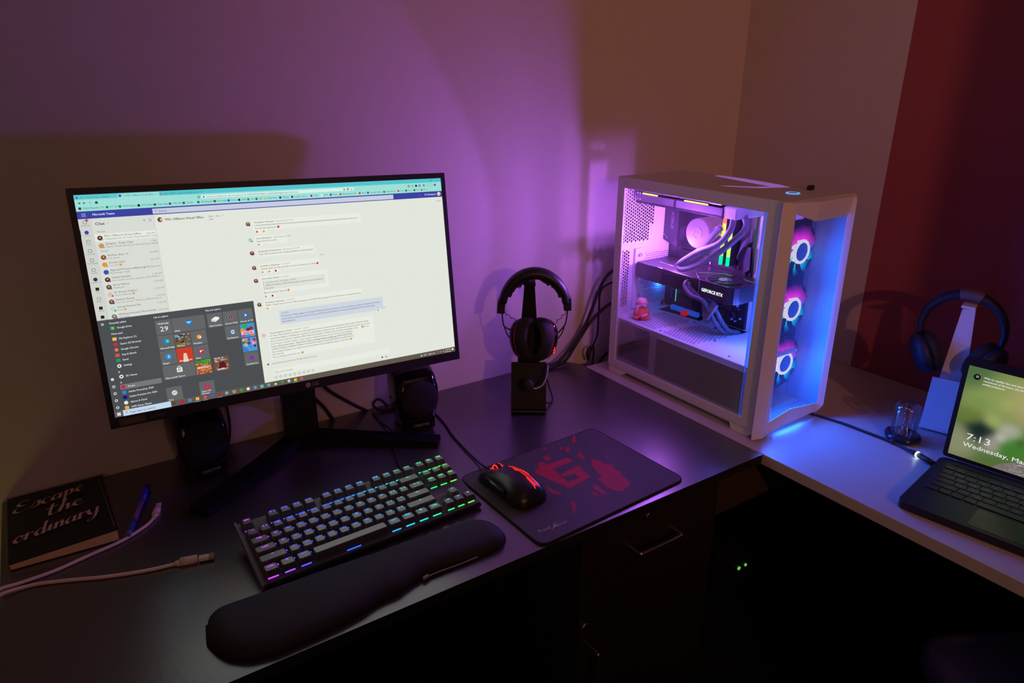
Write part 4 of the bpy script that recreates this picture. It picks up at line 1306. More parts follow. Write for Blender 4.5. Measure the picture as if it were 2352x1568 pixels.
q.tube([(-.0085, -.0108, .0405), (-.0055, -.0116, .0396), (-.0025, -.0118, .0405)], .0004, seg=5); q.tube([(.0085, -.0108, .0405), (.0055, -.0116, .0396), (.0025, -.0118, .0405)], .0004, seg=5)
q.tube([(-.002, -.0122, .0335), (0, -.0124, .0329), (.002, -.0122, .0335)], .0004, seg=5)
q.build('face_lines', mat('face_brown', (.25, .06, .05), .6), fg)
for s_ in (-1, 1):
    q = MB(); q.M = L_(fg)
    if s_ < 0:
        q.tube([(-.0125, -.008, .016), (-.0135, -.012, .022), (-.0108, -.0118, .030)], [.0032, .0026], seg=8)
        q.ell((-.0103, -.0122, .0310), (.0028, .0022, .0035))
        for k in range(4):
            q.tube([(-.0120 + k * .0012, -.0128, .032), (-.0122 + k * .0012, -.0120, .0355 + .0006 * (k % 2))], .0008, seg=6)
        q.tube([(-.0085, -.013, .030), (-.0068, -.0128, .0325)], .0008, seg=6)
    else:
        q.tube([(.012, -.008, .014), (.010, -.0145, .0135), (.005, -.0158, .0125)], [.0032, .0026], seg=8)
        q.ell((.0035, -.0162, .0122), (.0034, .0022, .0026))
        for k in range(4):
            q.tube([(.0025, -.0165, .0108 + k * .0011), (-.0012 + .0004 * (k % 2), -.0160, .0108 + k * .0011)], .0007, seg=6)
        q.tube([(.0035, -.0168, .0142), (.0015, -.017, .0156)], .0008, seg=6)
    q.build('hand', M['skin'], fg)
q = MB(); q.M = L_(fg); q.ell((-.004, -.0165, .0042), (.0042, .0035, .004)); q.build('dark_bead', M['black'], fg)

# cables behind the tower and headset
for nm, lb, pts, r in (
        ('power_cable', 'thick black cord running from behind the tower down to the desk corner, upper of two', [(-.44, -.10, .262), (-.464, -.06, .236), (-.491, -.04, .203), (-.534, -.03, .094), (-.575, -.03, .045), (-.625, -.032, .010), (-.66, -.022, .005), (-.70, -.018, .005), (-.722, -.018, .005)], .0040),
        ('power_cable', 'black cord crossing behind the headset, lower of two, from the back of the tower', [(-.44, -.10, .17), (-.465, -.05, .146), (-.51, -.03, .105), (-.56, -.03, .05), (-.60, -.035, .012), (-.65, -.040, .005), (-.70, -.040, .005), (-.735, -.055, .005)], .0040),
        ('thin_cable', 'thin black cord hanging down in the gap behind the pale desk', [(-.46, -.08, .215), (-.485, -.03, .18), (-.488, -.025, .12), (-.487, -.022, .055), (-.505, -.022, .018), (-.515, -.024, -.008), (-.524, -.03, .022), (-.51, -.035, .03), (-.508, -.035, .0), (-.51, -.03, -.06)], .0026),
        ('thin_cable', 'short black cord end between the wall and the rear foot of the tower', [(-.45, -.09, .05), (-.471, -.05, .012), (-.492, -.04, -.02), (-.50, -.035, -.08)], .0035)):
    q = MB(); q.tube(pts, r)
    tag(q.build(nm, M['cable']), lb, 'cable')
# ================================================================ HEADSET AND STANDS
def headphone_stand(loc, rz, m, label, wd=.075, nh=.276):
    t = empty('headphone_stand', loc, rz, label=label, cat='headphone stand', group='headphone stands')
    B = wm(t)
    q = MB(); q.M = B; q.box((0, .018, .003), (wd, .10, .005), bev=.001); q.build('base', m, t)
    q = MB(); q.M = B
    q.add([(-wd / 2, -.030, .004), (wd / 2, -.030, .004), (wd / 2, .004, .101), (-wd / 2, .004, .101), (-wd / 2, -.026, .004), (wd / 2, -.026, .004), (wd / 2, .008, .101), (-wd / 2, .008, .101)],
          [(0, 1, 2, 3), (7, 6, 5, 4), (0, 4, 5, 1), (2, 6, 7, 3), (0, 3, 7, 4), (1, 5, 6, 2)])
    q.build('front_plate', m, t)
    q = MB(); q.M = B; q.box((0, -.0365, .0065), (wd + .001, .012, .004), bev=.0012); q.build('front_lip', M['gloss'] if m is M['stand_black'] else m, t)
    q = MB(); q.M = B
    y0 = .030
    for a, b in ((0, 1),):
        q.add([(-.030, y0, .004), (.030, y0, .004), (.0105, y0 - .008, nh - .004), (-.0105, y0 - .008, nh - .004), (-.030, y0 + .006, .004), (.030, y0 + .006, .004), (.0105, y0 - .002, nh - .004), (-.0105, y0 - .002, nh - .004)],
              [(0, 1, 2, 3), (7, 6, 5, 4), (0, 4, 5, 1), (2, 6, 7, 3), (0, 3, 7, 4), (1, 5, 6, 2)])
    q.build('neck', m, t)
    q = MB(); q.M = B; q.box((0, y0 - .012, nh - .0015), (.024, .045, .005), bev=.002); q.build('cradle', m, t)
    return t


st1 = headphone_stand((-.815, -.180, 0), math.radians(-33.9), M['stand_black'], 'black headphone stand holding the wired headset beside the mouse mat')
hs = empty('gaming_headset', (-.811, -.1825, 0.0), math.radians(-33.9), label='black gaming headset with red trim, ragged headband pad and microphone', cat='headset')
B = wm(hs)


def hp(px, py, y=.02):      # front-view point of the headset (its own plane)
    return V(((px - 1222) / 1125, y, .313 - (py - 607) * .000977))


yc = .020
cx_, cz_ = 0.006, .2165
q = MB(); q.M = B
R_o = .0765
rings = []
for k in range(41):
    a = math.radians(8 + (172 - 8) * k / 40)
    th = .009 + .004 * math.sin(a) ** 2
    c0 = V((cx_ + (R_o - th) * math.cos(a), yc, cz_ + .004 + (R_o + .010 - th) * math.sin(a)))
    er = V((math.cos(a), 0, math.sin(a)))
    rings.append([c0 + er * (th * math.cos(b)) + V((0, .017 * math.sin(b), 0)) for b in [2 * math.pi * j / 14 for j in range(14)]])
q.loft(rings)
q.build('headband', M['black'], hs)
q = MB(); q.M = B     # ragged padding
rings = []
N_ = 72
for k in range(N_ + 1):
    a = math.radians(22 + (158 - 22) * k / N_)
    rag = random.uniform(.0, .007) if (26 < k * 136 / N_ < 56 or 82 < k * 136 / N_ < 112) else random.uniform(0, .0015)
    ri = R_o - .022 - rag; ro = R_o - .010
    er = V((math.cos(a), 0, math.sin(a)))
    c = V((cx_, yc, cz_ + .004)) + V((0, 0, .009 * math.sin(a)))
    rings.append([c + er * ri + V((0, -.010, 0)), c + er * ro + V((0, -.014, 0)), c + er * ro + V((0, .014, 0)), c + er * ri + V((0, .010, 0))])
q.loft(rings, sm=False)
q.build('headband_padding', M['black_soft'], hs)
for s_, (px, py) in ((-1, (1150, 699)), (1, (1306, 692))):
    q = MB(); q.M = B
    c = hp(px, py, yc)
    q.box(c, (.0165, .026, .028), R=Matrix.Rotation(s_ * -.06, 4, 'Y'), bev=.002)
    q.build('slider', mat('slider_blue_black', (.03, .03, .045), .3), hs)
    q = MB(); q.M = B
    e1 = (1174, 755) if s_ < 0 else (1287, 760)
    e2 = (1176, 778) if s_ < 0 else (1285, 775)
    x0 = (1152, 714) if s_ < 0 else (1308, 707)
    x1 = (1157, 745) if s_ < 0 else (1302, 742)
    q.tube([hp(*x0, yc), hp((x0[0] + x1[0]) / 2 - s_ * -1, (x0[1] + x1[1]) / 2, yc), hp(*x1, yc), hp(*e1, yc)], .0016, seg=6)
    q.tube([hp(*x1, yc), hp((x1[0] + e2[0]) / 2 + s_ * 2, (x1[1] + e2[1]) / 2 + 3, yc), hp(*e2, yc)], .0013, seg=6)
    q.build('yoke_wire', M['gun'], hs)
    q = MB(); q.M = B
    a = hp(1156, 714, yc) if s_ < 0 else hp(1304, 711, yc)
    b = hp(1184, 733, yc) if s_ < 0 else hp(1278, 738, yc)
    pts = []
    for k in range(25):
        t = k / 24
        pts.append(a.lerp(b, t) + V((.0022 * math.sin(t * 16), 0, .0022 * math.cos(t * 16) * (1 if s_ < 0 else 1))))
    q.tube(pts, .0007, seg=5, n=2)
    q.build('coiled_wire', mat('dark_red_wire', (.10, .012, .02), .5), hs)
for s_ in (-1, 1):
    cup = empty('ear_cup', (0, 0, 0)); cup.parent = hs
    cx = hp(1206, 772).x if s_ < 0 else hp(1249, 772).x
    Rm = Matrix.Rotation(s_ * .20, 4, 'Y') @ Matrix.Rotation(s_ * .62, 4, 'Z')
    cc = V((cx, yc - .004, .150))
    FC = B @ Matrix.Translation(cc) @ Rm @ Matrix.Rotation(math.pi / 2 * s_, 4, 'Y')     # local z = outwards
    q = MB()      # cushion
    rings = []
    for zz, rr in ((-.018, .55), (-.026, .66), (-.028, .80), (-.022, .95), (-.010, 1.0), (-.001, .97), (.002, .90)):
        rings.append([FC @ V((.049 * rr * math.cos(b), .037 * rr * math.sin(b), zz)) for b in [2 * math.pi * j / 32 for j in range(32)]])
    q.loft(rings)
    q.build('cushion', M['black_soft'], cup)
    q = MB(); q.ring(FC @ Matrix.Translation((0, 0, .0015)), .0455, .0014, seg=40, sub=6, ry=.034); q.build('red_ring', mat('red_trim', (.5, .03, .02), .4), cup)
    q = MB(); rings = []
    for zz, rr in ((.001, .95), (.010, .93), (.018, .82), (.024, .62), (.0255, .40)):
        rings.append([FC @ V((.048 * rr * math.cos(b), .035 * rr * math.sin(b), zz)) for b in [2 * math.pi * j / 32 for j in range(32)]])
    q.loft(rings)
    q.ring(FC @ Matrix.Translation((0, 0, .019)), .030, .003, seg=36, sub=8, ry=.022)
    q.build('shell', M['gloss'], cup)
q = MB(); q.M = B
for k in range(3):
    q.ell(hp(1277 - k * .6, 786 + k * 5.5, -.004), (.0017, .0012, .0021), u=10, v=6)
tag(q.build('status_lights', M['led_red'], hs), 'three small red lights in a row')
q = MB(); q.M = B; q.tube([hp(1262, 824, -.012), hp(1258, 842, -.03), hp(1249, 857, -.040), hp(1234, 863, -.045), hp(1222, 862, -.046)], .0021, seg=8)
q.build('microphone_boom', mat('boom_grey', (.30, .30, .33), .35, .5), hs)
q = MB(); q.M = B; q.ell(hp(1216, 857, -.046), (.0115, .009, .0135)); q.build('microphone_foam', M['black_soft'], hs)
q = MB(); q.tube([(-.775, -.185, .075), (-.762, -.178, .045), (-.752, -.176, .020), (-.750, -.182, .003), (-.768, -.198, .003), (-.790, -.205, .012)], .0018, seg=6)
q.build('headset_wire_loop', M['cable'], hs)

st2 = headphone_stand((-.158, -.727, 0), math.radians(-73), M['white_plastic'], 'white headphone stand behind the laptop, carrying dark headphones', wd=.066, nh=.259)
h2 = empty('headphones', (-.158, -.727, 0.0), math.radians(-73), label='dark wireless headphones on the white stand behind the laptop', cat='headphones')
B = wm(h2)
M['navy'] = mat('navy_fabric', (0.012, 0.013, 0.035), 0.55)
yc = .020
q = MB(); q.M = B
rings = []
for k in range(41):
    a = math.radians(-14 + 208 * k / 40)
    th = .0065 + .0035 * max(0, math.sin(a))
    c0 = V((-.004 + .0715 * math.cos(a), yc, .205 + (.073) * math.sin(a)))
    er = V((math.cos(a), 0, math.sin(a)))
    rings.append([c0 + er * (th * math.cos(b)) + V((0, .014 * math.sin(b), 0)) for b in [2 * math.pi * j / 12 for j in range(12)]])
q.loft(rings)
q.build('headband', M['navy'], h2)
q = MB(); q.M = B
rings = []
for k in range(13):
    a = math.radians(72 + 30 * k / 12)
    c0 = V((-.004 + .0715 * math.cos(a), yc, .205 + .073 * math.sin(a)))
    er = V((math.cos(a), 0, math.sin(a)))
    rings.append([c0 + er * (.0106 * math.cos(b)) + V((0, .0145 * math.sin(b), 0)) for b in [2 * math.pi * j / 12 for j in range(12)]])
q.loft(rings)
q.build('top_cap', mat('cap_grey', (.12, .10, .12), .4), h2)
for s_ in (-1, 1):
    cup = empty('ear_cup', (0, 0, 0)); cup.parent = h2
    cc = V((-.004 + s_ * .052, yc - .004, .146))
    Rm = Matrix.Rotation(s_ * .42, 4, 'Y') @ Matrix.Rotation(s_ * -.5, 4, 'Z')
    FC = B @ Matrix.Translation(cc) @ Rm @ Matrix.Rotation(math.pi / 2 * s_, 4, 'Y')
    q = MB(); rings = []
    for zz, rr in ((.000, .97), (.008, 1.0), (.016, .92), (.022, .72), (.0245, .45)):
        rings.append([FC @ V((.044 * rr * math.cos(b), .036 * rr * math.sin(b), zz)) for b in [2 * math.pi * j / 32 for j in range(32)]])
    q.loft(rings); q.build('shell', M['navy'], cup)
    q = MB(); rings = []
    for zz, rr in ((-.020, .6), (-.022, .8), (-.017, .94), (-.008, .98), (-.0005, .92)):
        rings.append([FC @ V((.044 * rr * math.cos(b), .036 * rr * math.sin(b), zz)) for b in [2 * math.pi * j / 32 for j in range(32)]])
    q.loft(rings); q.build('cushion', M['black_soft'], cup)

# ================================================================ SPEAKERS
M['grille'] = mat('dark_grille_cloth', (0.010, 0.009, 0.014), 0.85, noise=.5, nscale=900)
M['letter'] = mat('pale_lettering', (.5, .42, .35), .4)


def speaker(loc, rz, label):
    t = empty('desktop_speaker', loc, rz, label=label, cat='speaker', group='pair of desktop speakers')
    B = wm(t)
    q = MB(); q.M = B
    rings = []
    for z, wd, dp, yo in ((0, .060, .070, .010), (.004, .066, .078, .006), (.03, .074, .086, .004), (.062, .086, .092, .003), (.09, .088, .090, .006), (.112, .083, .080, .013), (.124, .076, .066, .020), (.129, .064, .052, .026)):
        rings.append([V((x, y + yo + .035, z)) for x, y in rrect(wd, dp, .016, 5)])
    q.loft(rings)
    q.build('cabinet', M['gloss'], t)
    FG_ = B @ Matrix(((1, 0, 0, 0), (0, .10, -.995, -.0085), (0, .995, .10, .074), (0, 0, 0, 1)))
    q = MB(); q.lathe([(.0375, -.006), (.0385, .0), (.036, .003), (.024, .0055), (.0001, .0068)], FG_, seg=36, cap=False)
    q.build('grille', M['grille'], t)
    q = MB(); q.M = B; q.bb((-.031, -.0055, .006), (.031, -.002, .030), bev=.002); pl = q.build('name_plate', M['gloss'], t)
    q = MB(); q.text('CREATIVE', B @ Matrix(((1, 0, 0, -.014), (0, 0, -1, -.0058), (0, 1, 0, .014), (0, 0, 0, 1))), .0072, w=.032)
    q.build('maker_name', M['letter'], pl)
    return t


speaker((-1.0655, -.155, 0), math.radians(-9), 'black speaker to the right of the monitor foot, in front of the desk back edge')
speaker((-1.4575, -.108, 0), math.radians(7), 'black speaker partly hidden below the left end of the monitor')
for nm, pts, lb, r in (('speaker_cable', [(-1.415, -.035, .16), (-1.40, -.022, .10), (-1.398, -.02, .045), (-1.41, -.025, .004), (-1.43, -.05, .003)], 'thin black cable hanging beside the left speaker', .0022),
                       ('mouse_cable', [(-1.015, -.045, .003), (-1.005, -.095, .003), (-1.011, -.16, .003), (-1.022, -.21, .003), (-1.030, -.28, .003), (-1.034, -.325, .004), (-1.038, -.350, .008), (-1.039, -.376, .013)], 'thin black cable running back from the mouse past the right speaker', .0019),
                       ('keyboard_cable', [(-1.115, -.03, .003), (-1.118, -.085, .003), (-1.120, -.125, .010), (-1.126, -.155, .014), (-1.14, -.19, .004), (-1.158, -.245, .003), (-1.17, -.30, .005), (-1.175, -.318, .010)], 'thin black cable from the back edge of the keyboard', .0018)):
    q = MB(); q.tube(pts, r, seg=6); tag(q.build(nm, M['cable']), lb, 'cable')
q = MB(); q.tube([(-1.075, -.02, .0035), (-1.085, -.012, .018), (-1.097, -.012, .022), (-1.105, -.015, .012), (-1.095, -.03, .0035), (-1.07, -.04, .0035)], .0028, seg=6)
tag(q.build('cable_loop', M['cable']), 'small black cable loop rising at the desk back edge left of the right speaker', 'cable')

# ================================================================ KEYBOARD
U_ = .01905
tl = .2118
kbF = Matrix.Translation((-1.4576, -.4617, .024)) @ Matrix.Rotation(.0279, 4, 'Z') @ Matrix.Rotation(tl, 4, 'X')
kb = bpy.data.objects.new('mechanical_keyboard', None); COL.objects.link(kb)
kb.location = (-1.4576, -.4617, .024); kb.rotation_euler = (tl, 0, .0279)
tag(kb, 'compact black keyboard with keys lit purple to blue to green', 'keyboard')
M['plate'] = mat('keyboard_plate', (0.10, 0.10, 0.11), 0.38)
M['key'] = mat('charcoal_keycap', (0.035, 0.032, 0.032), 0.34, spec=1.0)
M['key'].node_tree.nodes['Principled BSDF'].inputs['IOR'].default_value = 1.85
q = MB(); q.M = kbF
q.bb((-.006, -.008, -.0215), (.354, .124, -.0135), bev=.002)
q.build('case', M['black'], kb)
q = MB(); q.M = kbF; q.bb((-.004, -.006, -.0135), (.352, .122, -.0115), bev=.0008, seg=1); q.build('plate', M['plate'], kb)
q = MB(); q.M = kbF; q.bb((-.0065, -.0085, -.0205), (-.0035, .1245, -.0085), bev=.001)
q.build('side_rail', mat('painted_lit_rail', (.22, .17, .24), .35), kb)  # purple light on the rail painted into its colour
for x in (.04, .30):
    q = MB(); q.M = kbF; q.bb((x, .108, -.034), (x + .016, .118, -.0215)); q.build('foot', M['black'], kb)


def kcol(x):
    stops = [(0, (.62, .05, .75)), (.07, (.42, .06, .85)), (.16, (.10, .08, 1.0)), (.36, (.03, .12, 1.0)), (.55, (.02, .30, .95)), (.70, (.02, .62, .72)), (.80, (.02, .75, .42)), (.90, (.03, .80, .16)), (1, (.16, .80, .05))]
    for (a, ca), (b, cb) in zip(stops, stops[1:]):
        if x <= b:
            t = (x - a) / (b - a)
            return tuple(p + (q_ - p) * t for p, q_ in zip(ca, cb))
    return stops[-1][1]


rowsK = {
    5.75: [(0, 1, 'ESC')] + [(2 + i, 1, 'F%d' % (i + 1)) for i in range(4)] + [(6.5 + i, 1, 'F%d' % (i + 5)) for i in range(4)] + [(11 + i, 1, 'F%d' % (i + 9)) for i in range(4)] + [(15.25, 1, 'PS'), (16.25, 1, 'SL'), (17.25, 1, 'PB')],
    4.5: [(i, 1, c) for i, c in enumerate(['`~', '1!', '2@', '3#', '4$', '5%', '6^', '7&', '8*', '9(', '0)', '-_', '=+'])] + [(13, 2, '<-'), (15.25, 1, 'INS'), (16.25, 1, 'HM'), (17.25, 1, 'PU')],
    3.5: [(0, 1.5, 'TAB')] + [(1.5 + i, 1, c) for i, c in enumerate(list('QWERTYUIOP') + ['[ {', '] }'])] + [(13.5, 1.5, '\\ |'), (15.25, 1, 'DEL'), (16.25, 1, 'END'), (17.25, 1, 'PD')],
    2.5: [(0, 1.75, 'CAPS')] + [(1.75 + i, 1, c) for i, c in enumerate(list('ASDFGHJKL') + ['; :', "' \""])] + [(12.75, 2.25, '<-')],
    1.5: [(0, 2.25, '^')] + [(2.25 + i, 1, c) for i, c in enumerate(list('ZXCVBNM') + [', <', '. >', '/ ?'])] + [(12.25, 2.75, '^'), (16.25, 1, '^')],
    0.5: [(0, 1.25, 'CTRL'), (1.25, 1.25, 'W'), (2.5, 1.25, 'ALT'), (3.75, 6.25, ''), (10, 1.25, 'ALT'), (11.25, 1.25, 'FN'), (12.5, 1.25, 'E'), (13.75, 1.25, 'CTRL'), (15.25, 1, '<'), (16.25, 1, 'v'), (17.25, 1, '>')]}
_km = {}
leg_m = attr_glow('key_legend_glow', 1.5)
led_m = attr_glow('key_underglow', 1.6)
for ry, ks in rowsK.items():
    for kx, kw, kt in ks:
        lx, ly = (kx + kw / 2) * U_, ry * U_
        if kw not in _km:
            q = MB()
            hw, hh = kw * U_ / 2 - .0006, U_ / 2 - .0006
            rings = []
            for z, ix_, iy_, yo in ((-.0075, 0, 0, 0), (-.0068, .0001, .0001, 0), (-.0006, .0024, .0020, .0012), (0, .0032, .0028, .0012)):
                rings.append([V((x, y + yo, z - (.19 * y if z > -.001 else 0))) for x, y in rrect((hw - ix_) * 2, (hh - iy_) * 2, .0022, 3)])
            q.loft(rings, sm=False)
            me_o = q.build('keycap', M['key'], None)
            _km[kw] = me_o.data
            bpy.data.objects.remove(me_o)
        k_ = bpy.data.objects.new('keycap', _km[kw])
        COL.objects.link(k_)
        k_.parent = kb
        k_.location = (lx, ly, 0)
        c = kcol(lx / .348)
        q = MB().usecol(); q.col = c
        KF = kbF @ Matrix.Translation((lx, ly, 0))
        if kt:
            sz = .0062 if len(kt) <= 2 else .0050
            wdt = None
            q.text(kt, KF @ Matrix(((1, 0, 0, 0), (0, 1, 0, .0022 if len(kt) < 4 else .0012), (0, -.19, 1, -.19 * (.0010 if len(kt) < 4 else .0)), (0, 0, 0, 1))), sz, w=(.0040 if len(kt) == 1 else .0078 if len(kt) < 4 else .010), align='C', z=.0002, bold=.0003)
            q.build('legend', leg_m, k_)
        # switch light under the cap: bar at the front edge, visible in the gaps
        q = MB().usecol(); q.col = c
        q.M = KF
        if kw < 6:
            q.box((0, -U_ / 2 + .0009, -.0108), (min(kw, 2) * U_ * .62, .0015, .0009))
            q.box((kw * U_ / 2 - .0004, .001, -.0108), (.0012, .004, .0009))
        else:
            q.box((-.0, U_ / 2 - .001, -.0108), (.035, .0012, .0009)); q.box((.0, -U_ / 2 - .002, -.0108), (.022, .0012, .0009))
        q.build('switch_light', led_m, k_)
q = MB(); q.text('Gaming', kbF @ Matrix.Translation((15.28 * U_, 1.86 * U_, -.0113)), .0078, w=.030); q.build('maker_name', mat('plate_print', (.3, .3, .3), .5), kb)

# wrist rest
wr_out = [(-1.5436, -.493), (-1.534, -.481), (-1.5189, -.4745), (-1.4711, -.4760), (-1.3845, -.4775), (-1.2991, -.4830), (-1.1936, -.4860), (-1.1446, -.4900), (-1.124, -.505), (-1.115, -.530), (-1.119, -.553), (-1.133, -.565), (-1.1981, -.5640), (-1.2400, -.5610), (-1.2671, -.5600), (-1.290, -.566), (-1.3082, -.5740), (-1.3255, -.5725), (-1.345, -.575), (-1.3637, -.5820), (-1.4000, -.5870), (-1.4339, -.5885), (-1.4796, -.5890), (-1.5120, -.5810), (-1.5397, -.5561), (-1.5494, -.5250)]
_ml = min(range(len(wr_out)), key=lambda i: wr_out[i][0]); _mr = max(range(len(wr_out)), key=lambda i: wr_out[i][0])
_rot = wr_out[_ml:] + wr_out[:_ml]
_nr = (_mr - _ml) % len(wr_out)
back_ = _rot[:_nr + 1]; front_ = (_rot[_nr:] + _rot[:1])[::-1]


def yat(l, x):
    for (x0, y0), (x1, y1) in zip(l, l[1:]):
        if x0 <= x <= x1:
            t = (x - x0) / max(x1 - x0, 1e-6)
            return y0 + (y1 - y0) * t
    return l[-1][1]


xa, xb = wr_out[_ml][0], wr_out[_mr][0]
q = MB()
rings = []
NS = 72
for k in range(NS + 1):
    t = .5 - .5 * math.cos(math.pi * k / NS)
    x = xa + (xb - xa) * (.0005 + .999 * t)
    yf, yb = yat(front_, x), yat(back_, x)
    # soften the outline a little
    e_ = .006
    if xa + e_ < x < xb - e_:
        yf = (yat(front_, x - e_) + yf + yat(front_, x + e_)) / 3; yb = (yat(back_, x - e_) + yb + yat(back_, x + e_)) / 3
    ed = min(x - xa, xb - x)
    h = .021 * min(1, math.sqrt(max(0, 1 - (1 - min(1, ed / .03)) ** 2))) + .0012
    m_, hw = (yf + yb) / 2, abs(yb - yf) / 2
    r = []
    for a in [math.pi * j / 16 for j in range(17)]:
        r.append(V((x, m_ - hw * math.cos(a), h * math.sin(a) ** .55 if 0 < a < math.pi else 0.0)))
    rings.append(r)
q.loft(rings)
wrr = q.build('wrist_rest', mat('black_foam_cloth', (.022, .021, .021), .75, noise=.3, nscale=300, bump=.2))
tag(wrr, 'long soft black wrist rest in front of the keyboard', 'wrist rest')
q = MB(); q.tube([(-1.262, -.5655, .004), (-1.24, -.5655, .0045), (-1.21, -.567, .004), (-1.18, -.5675, .0045)], .0012, seg=5); q.box((-1.264, -.566, .005), (.010, .003, .004), R=Matrix.Rotation(.3, 4, 'Z'))
q.build('seam_tag', mat('pale_tag', (.35, .33, .3), .5), wrr)

# ================================================================ MOUSE MAT AND MOUSE
M['mat'] = mat('mat_cloth', (0.055, 0.047, 0.047), 0.6, noise=.12, nscale=500)
M['mat_red'] = mat('mat_red_print', (0.42, 0.012, 0.022), 0.6, noise=.3, nscale=120)
M['mat_grey'] = mat('mat_grey_print', (0.32, 0.27, 0.27), 0.6)
pad_c = V((-.925, -.4695, 0))
pad_a = math.atan2(.0168, .3225) * 1.0
mp = empty('mouse_mat', pad_c, label='dark mouse mat with a red splatter emblem on the desk', cat='mouse mat')
# corners measured on the desk
cr_ = [V((-1.0905, -.3581, 0)), V((-.7679, -.3412, 0)), V((-.7576, -.5823, 0)), V((-1.0839, -.5975, 0))]


def rounded(poly, r, n=5):
    out = []
    m = len(poly)
    for i in range(m):
        p, a, b = poly[i], poly[i - 1], poly[(i + 1) % m]
        u, v_ = (a - p).normalized(), (b - p).normalized()
        for k in range(n + 1):
            t = k / n
            A, Bq = p + u * r, p + v_ * r
            out.append((1 - t) ** 2 * A + 2 * t * (1 - t) * p + t * t * Bq)
    return out


pr = rounded(cr_, .018)
q = MB(); q.prism([(p.x, p.y) for p in pr], WM, .0003, .0036); q.build('cloth', M['mat'], mp)
q = MB()
q.loft([[p + V((0, 0, .0022)) + (p - pad_c).normalized() * (.0012 * math.cos(b)) + V((0, 0, .0022 * math.sin(b))) for b in [2 * math.pi * j / 8 for j in range(8)]] for p in pr + [pr[0]]], cap=False)
q.build('stitched_edge', M['black_soft'], mp)
EX = (cr_[1] - cr_[0]).normalized(); EY = (cr_[0] - cr_[3]).normalized()
PF = Matrix(((EX.x, EY.x, 0, 0), (EX.y, EY.y, 0, 0), (0, 0, 1, .0037), (0, 0, 0, 1)))
PI_ = PF.inverted()


def padp(l):     # world points -> faces on the mat
    return [V((x, y, .0038)) for x, y in l]


q = MB()
for l in ([(-.9325, -.4493), (-.8863, -.4429), (-.8951, -.4873), (-.9496, -.4945), (-.9625, -.4468), (-.97, -.4232), (-.9626, -.4112), (-.954, -.4104), (-.9456, -.3941), (-.9329, -.3958), (-.9351, -.4098), (-.8857, -.4089), (-.8841, -.4213), (-.8879, -.4255), (-.9337, -.4281), (-.9382, -.4771), (-.9113, -.4766), (-.9105, -.4626), (-.9329, -.4602)],
          [(-.8539, -.439), (-.8428, -.4508), (-.8427, -.4664), (-.8322, -.4756), (-.8424, -.4884), (-.8372, -.5005), (-.8475, -.5146), (-.8446, -.5247), (-.8479, -.5388), (-.8593, -.5472), (-.8705, -.5476), (-.8774, -.5539), (-.89, -.5433), (-.8934, -.5286), (-.8906, -.5146), (-.8907, -.4984), (-.8787, -.4981), (-.871, -.4695), (-.8663, -.4553)],
          [(-.8197, -.343), (-.819, -.3486), (-.8362, -.3726), (-.8416, -.3666)], [(-.9087, -.5086), (-.9038, -.5138), (-.9047, -.5442), (-.913, -.5406), (-.9153, -.5219)],
          [(-.9228, -.5227), (-.9197, -.5324), (-.9212, -.5409), (-.9282, -.5344)], [(-.9745, -.5315), (-.9671, -.5291), (-.97, -.5381), (-.9908, -.5614), (-.9892, -.5555)],
          [(-.978, -.4647), (-.977, -.4811), (-.9702, -.5009), (-.9739, -.503), (-.9832, -.4923), (-.9829, -.4772)], [(-.8667, -.3769), (-.8577, -.378), (-.8668, -.3911), (-.8761, -.392)],
          [(-.8604, -.4048), (-.8535, -.407), (-.8594, -.4263), (-.8662, -.4331), (-.8686, -.427), (-.8665, -.417)], [(-.9, -.3476), (-.8979, -.3514), (-.9022, -.3654), (-.9046, -.3638)],
          [(-.9182, -.3806), (-.911, -.3853), (-.9146, -.3966), (-.9231, -.4), (-.9272, -.3928), (-.924, -.3836)], [(-.8199, -.4431), (-.8154, -.4438), (-.8239, -.4543), (-.8267, -.4524)],
          [(-.8856, -.3596), (-.8844, -.3628), (-.888, -.3676), (-.8901, -.3672)], [(-.8766, -.3704), (-.87, -.3699), (-.8733, -.3773), (-.881, -.3794)]):
    q.add(padp(l), [tuple(range(len(l)))])
bmesh.ops.triangulate(q.bm, faces=q.bm.faces[:])
q.build('emblem', M['mat_red'], mp)
q = MB()
WF = Matrix(((1, .05, 0, -1.0691), (-.03, 1, 0, -.5705), (0, 0, 1, .0039), (0, 0, 0, 1)))
q.text('Red', WF, .0115, w=.0225, bold=.0006); q.text('Gear', WF @ Matrix.Translation((.029, 0, 0)), .0115, w=.0275, bold=.0006)
q.prism([(.022, -.003), (.031, .004), (.037, .013), (.0345, .004), (.041, -.003), (.033, .0)], WF, 0, .0001)
q.build('maker_name', M['mat_grey'], mp)

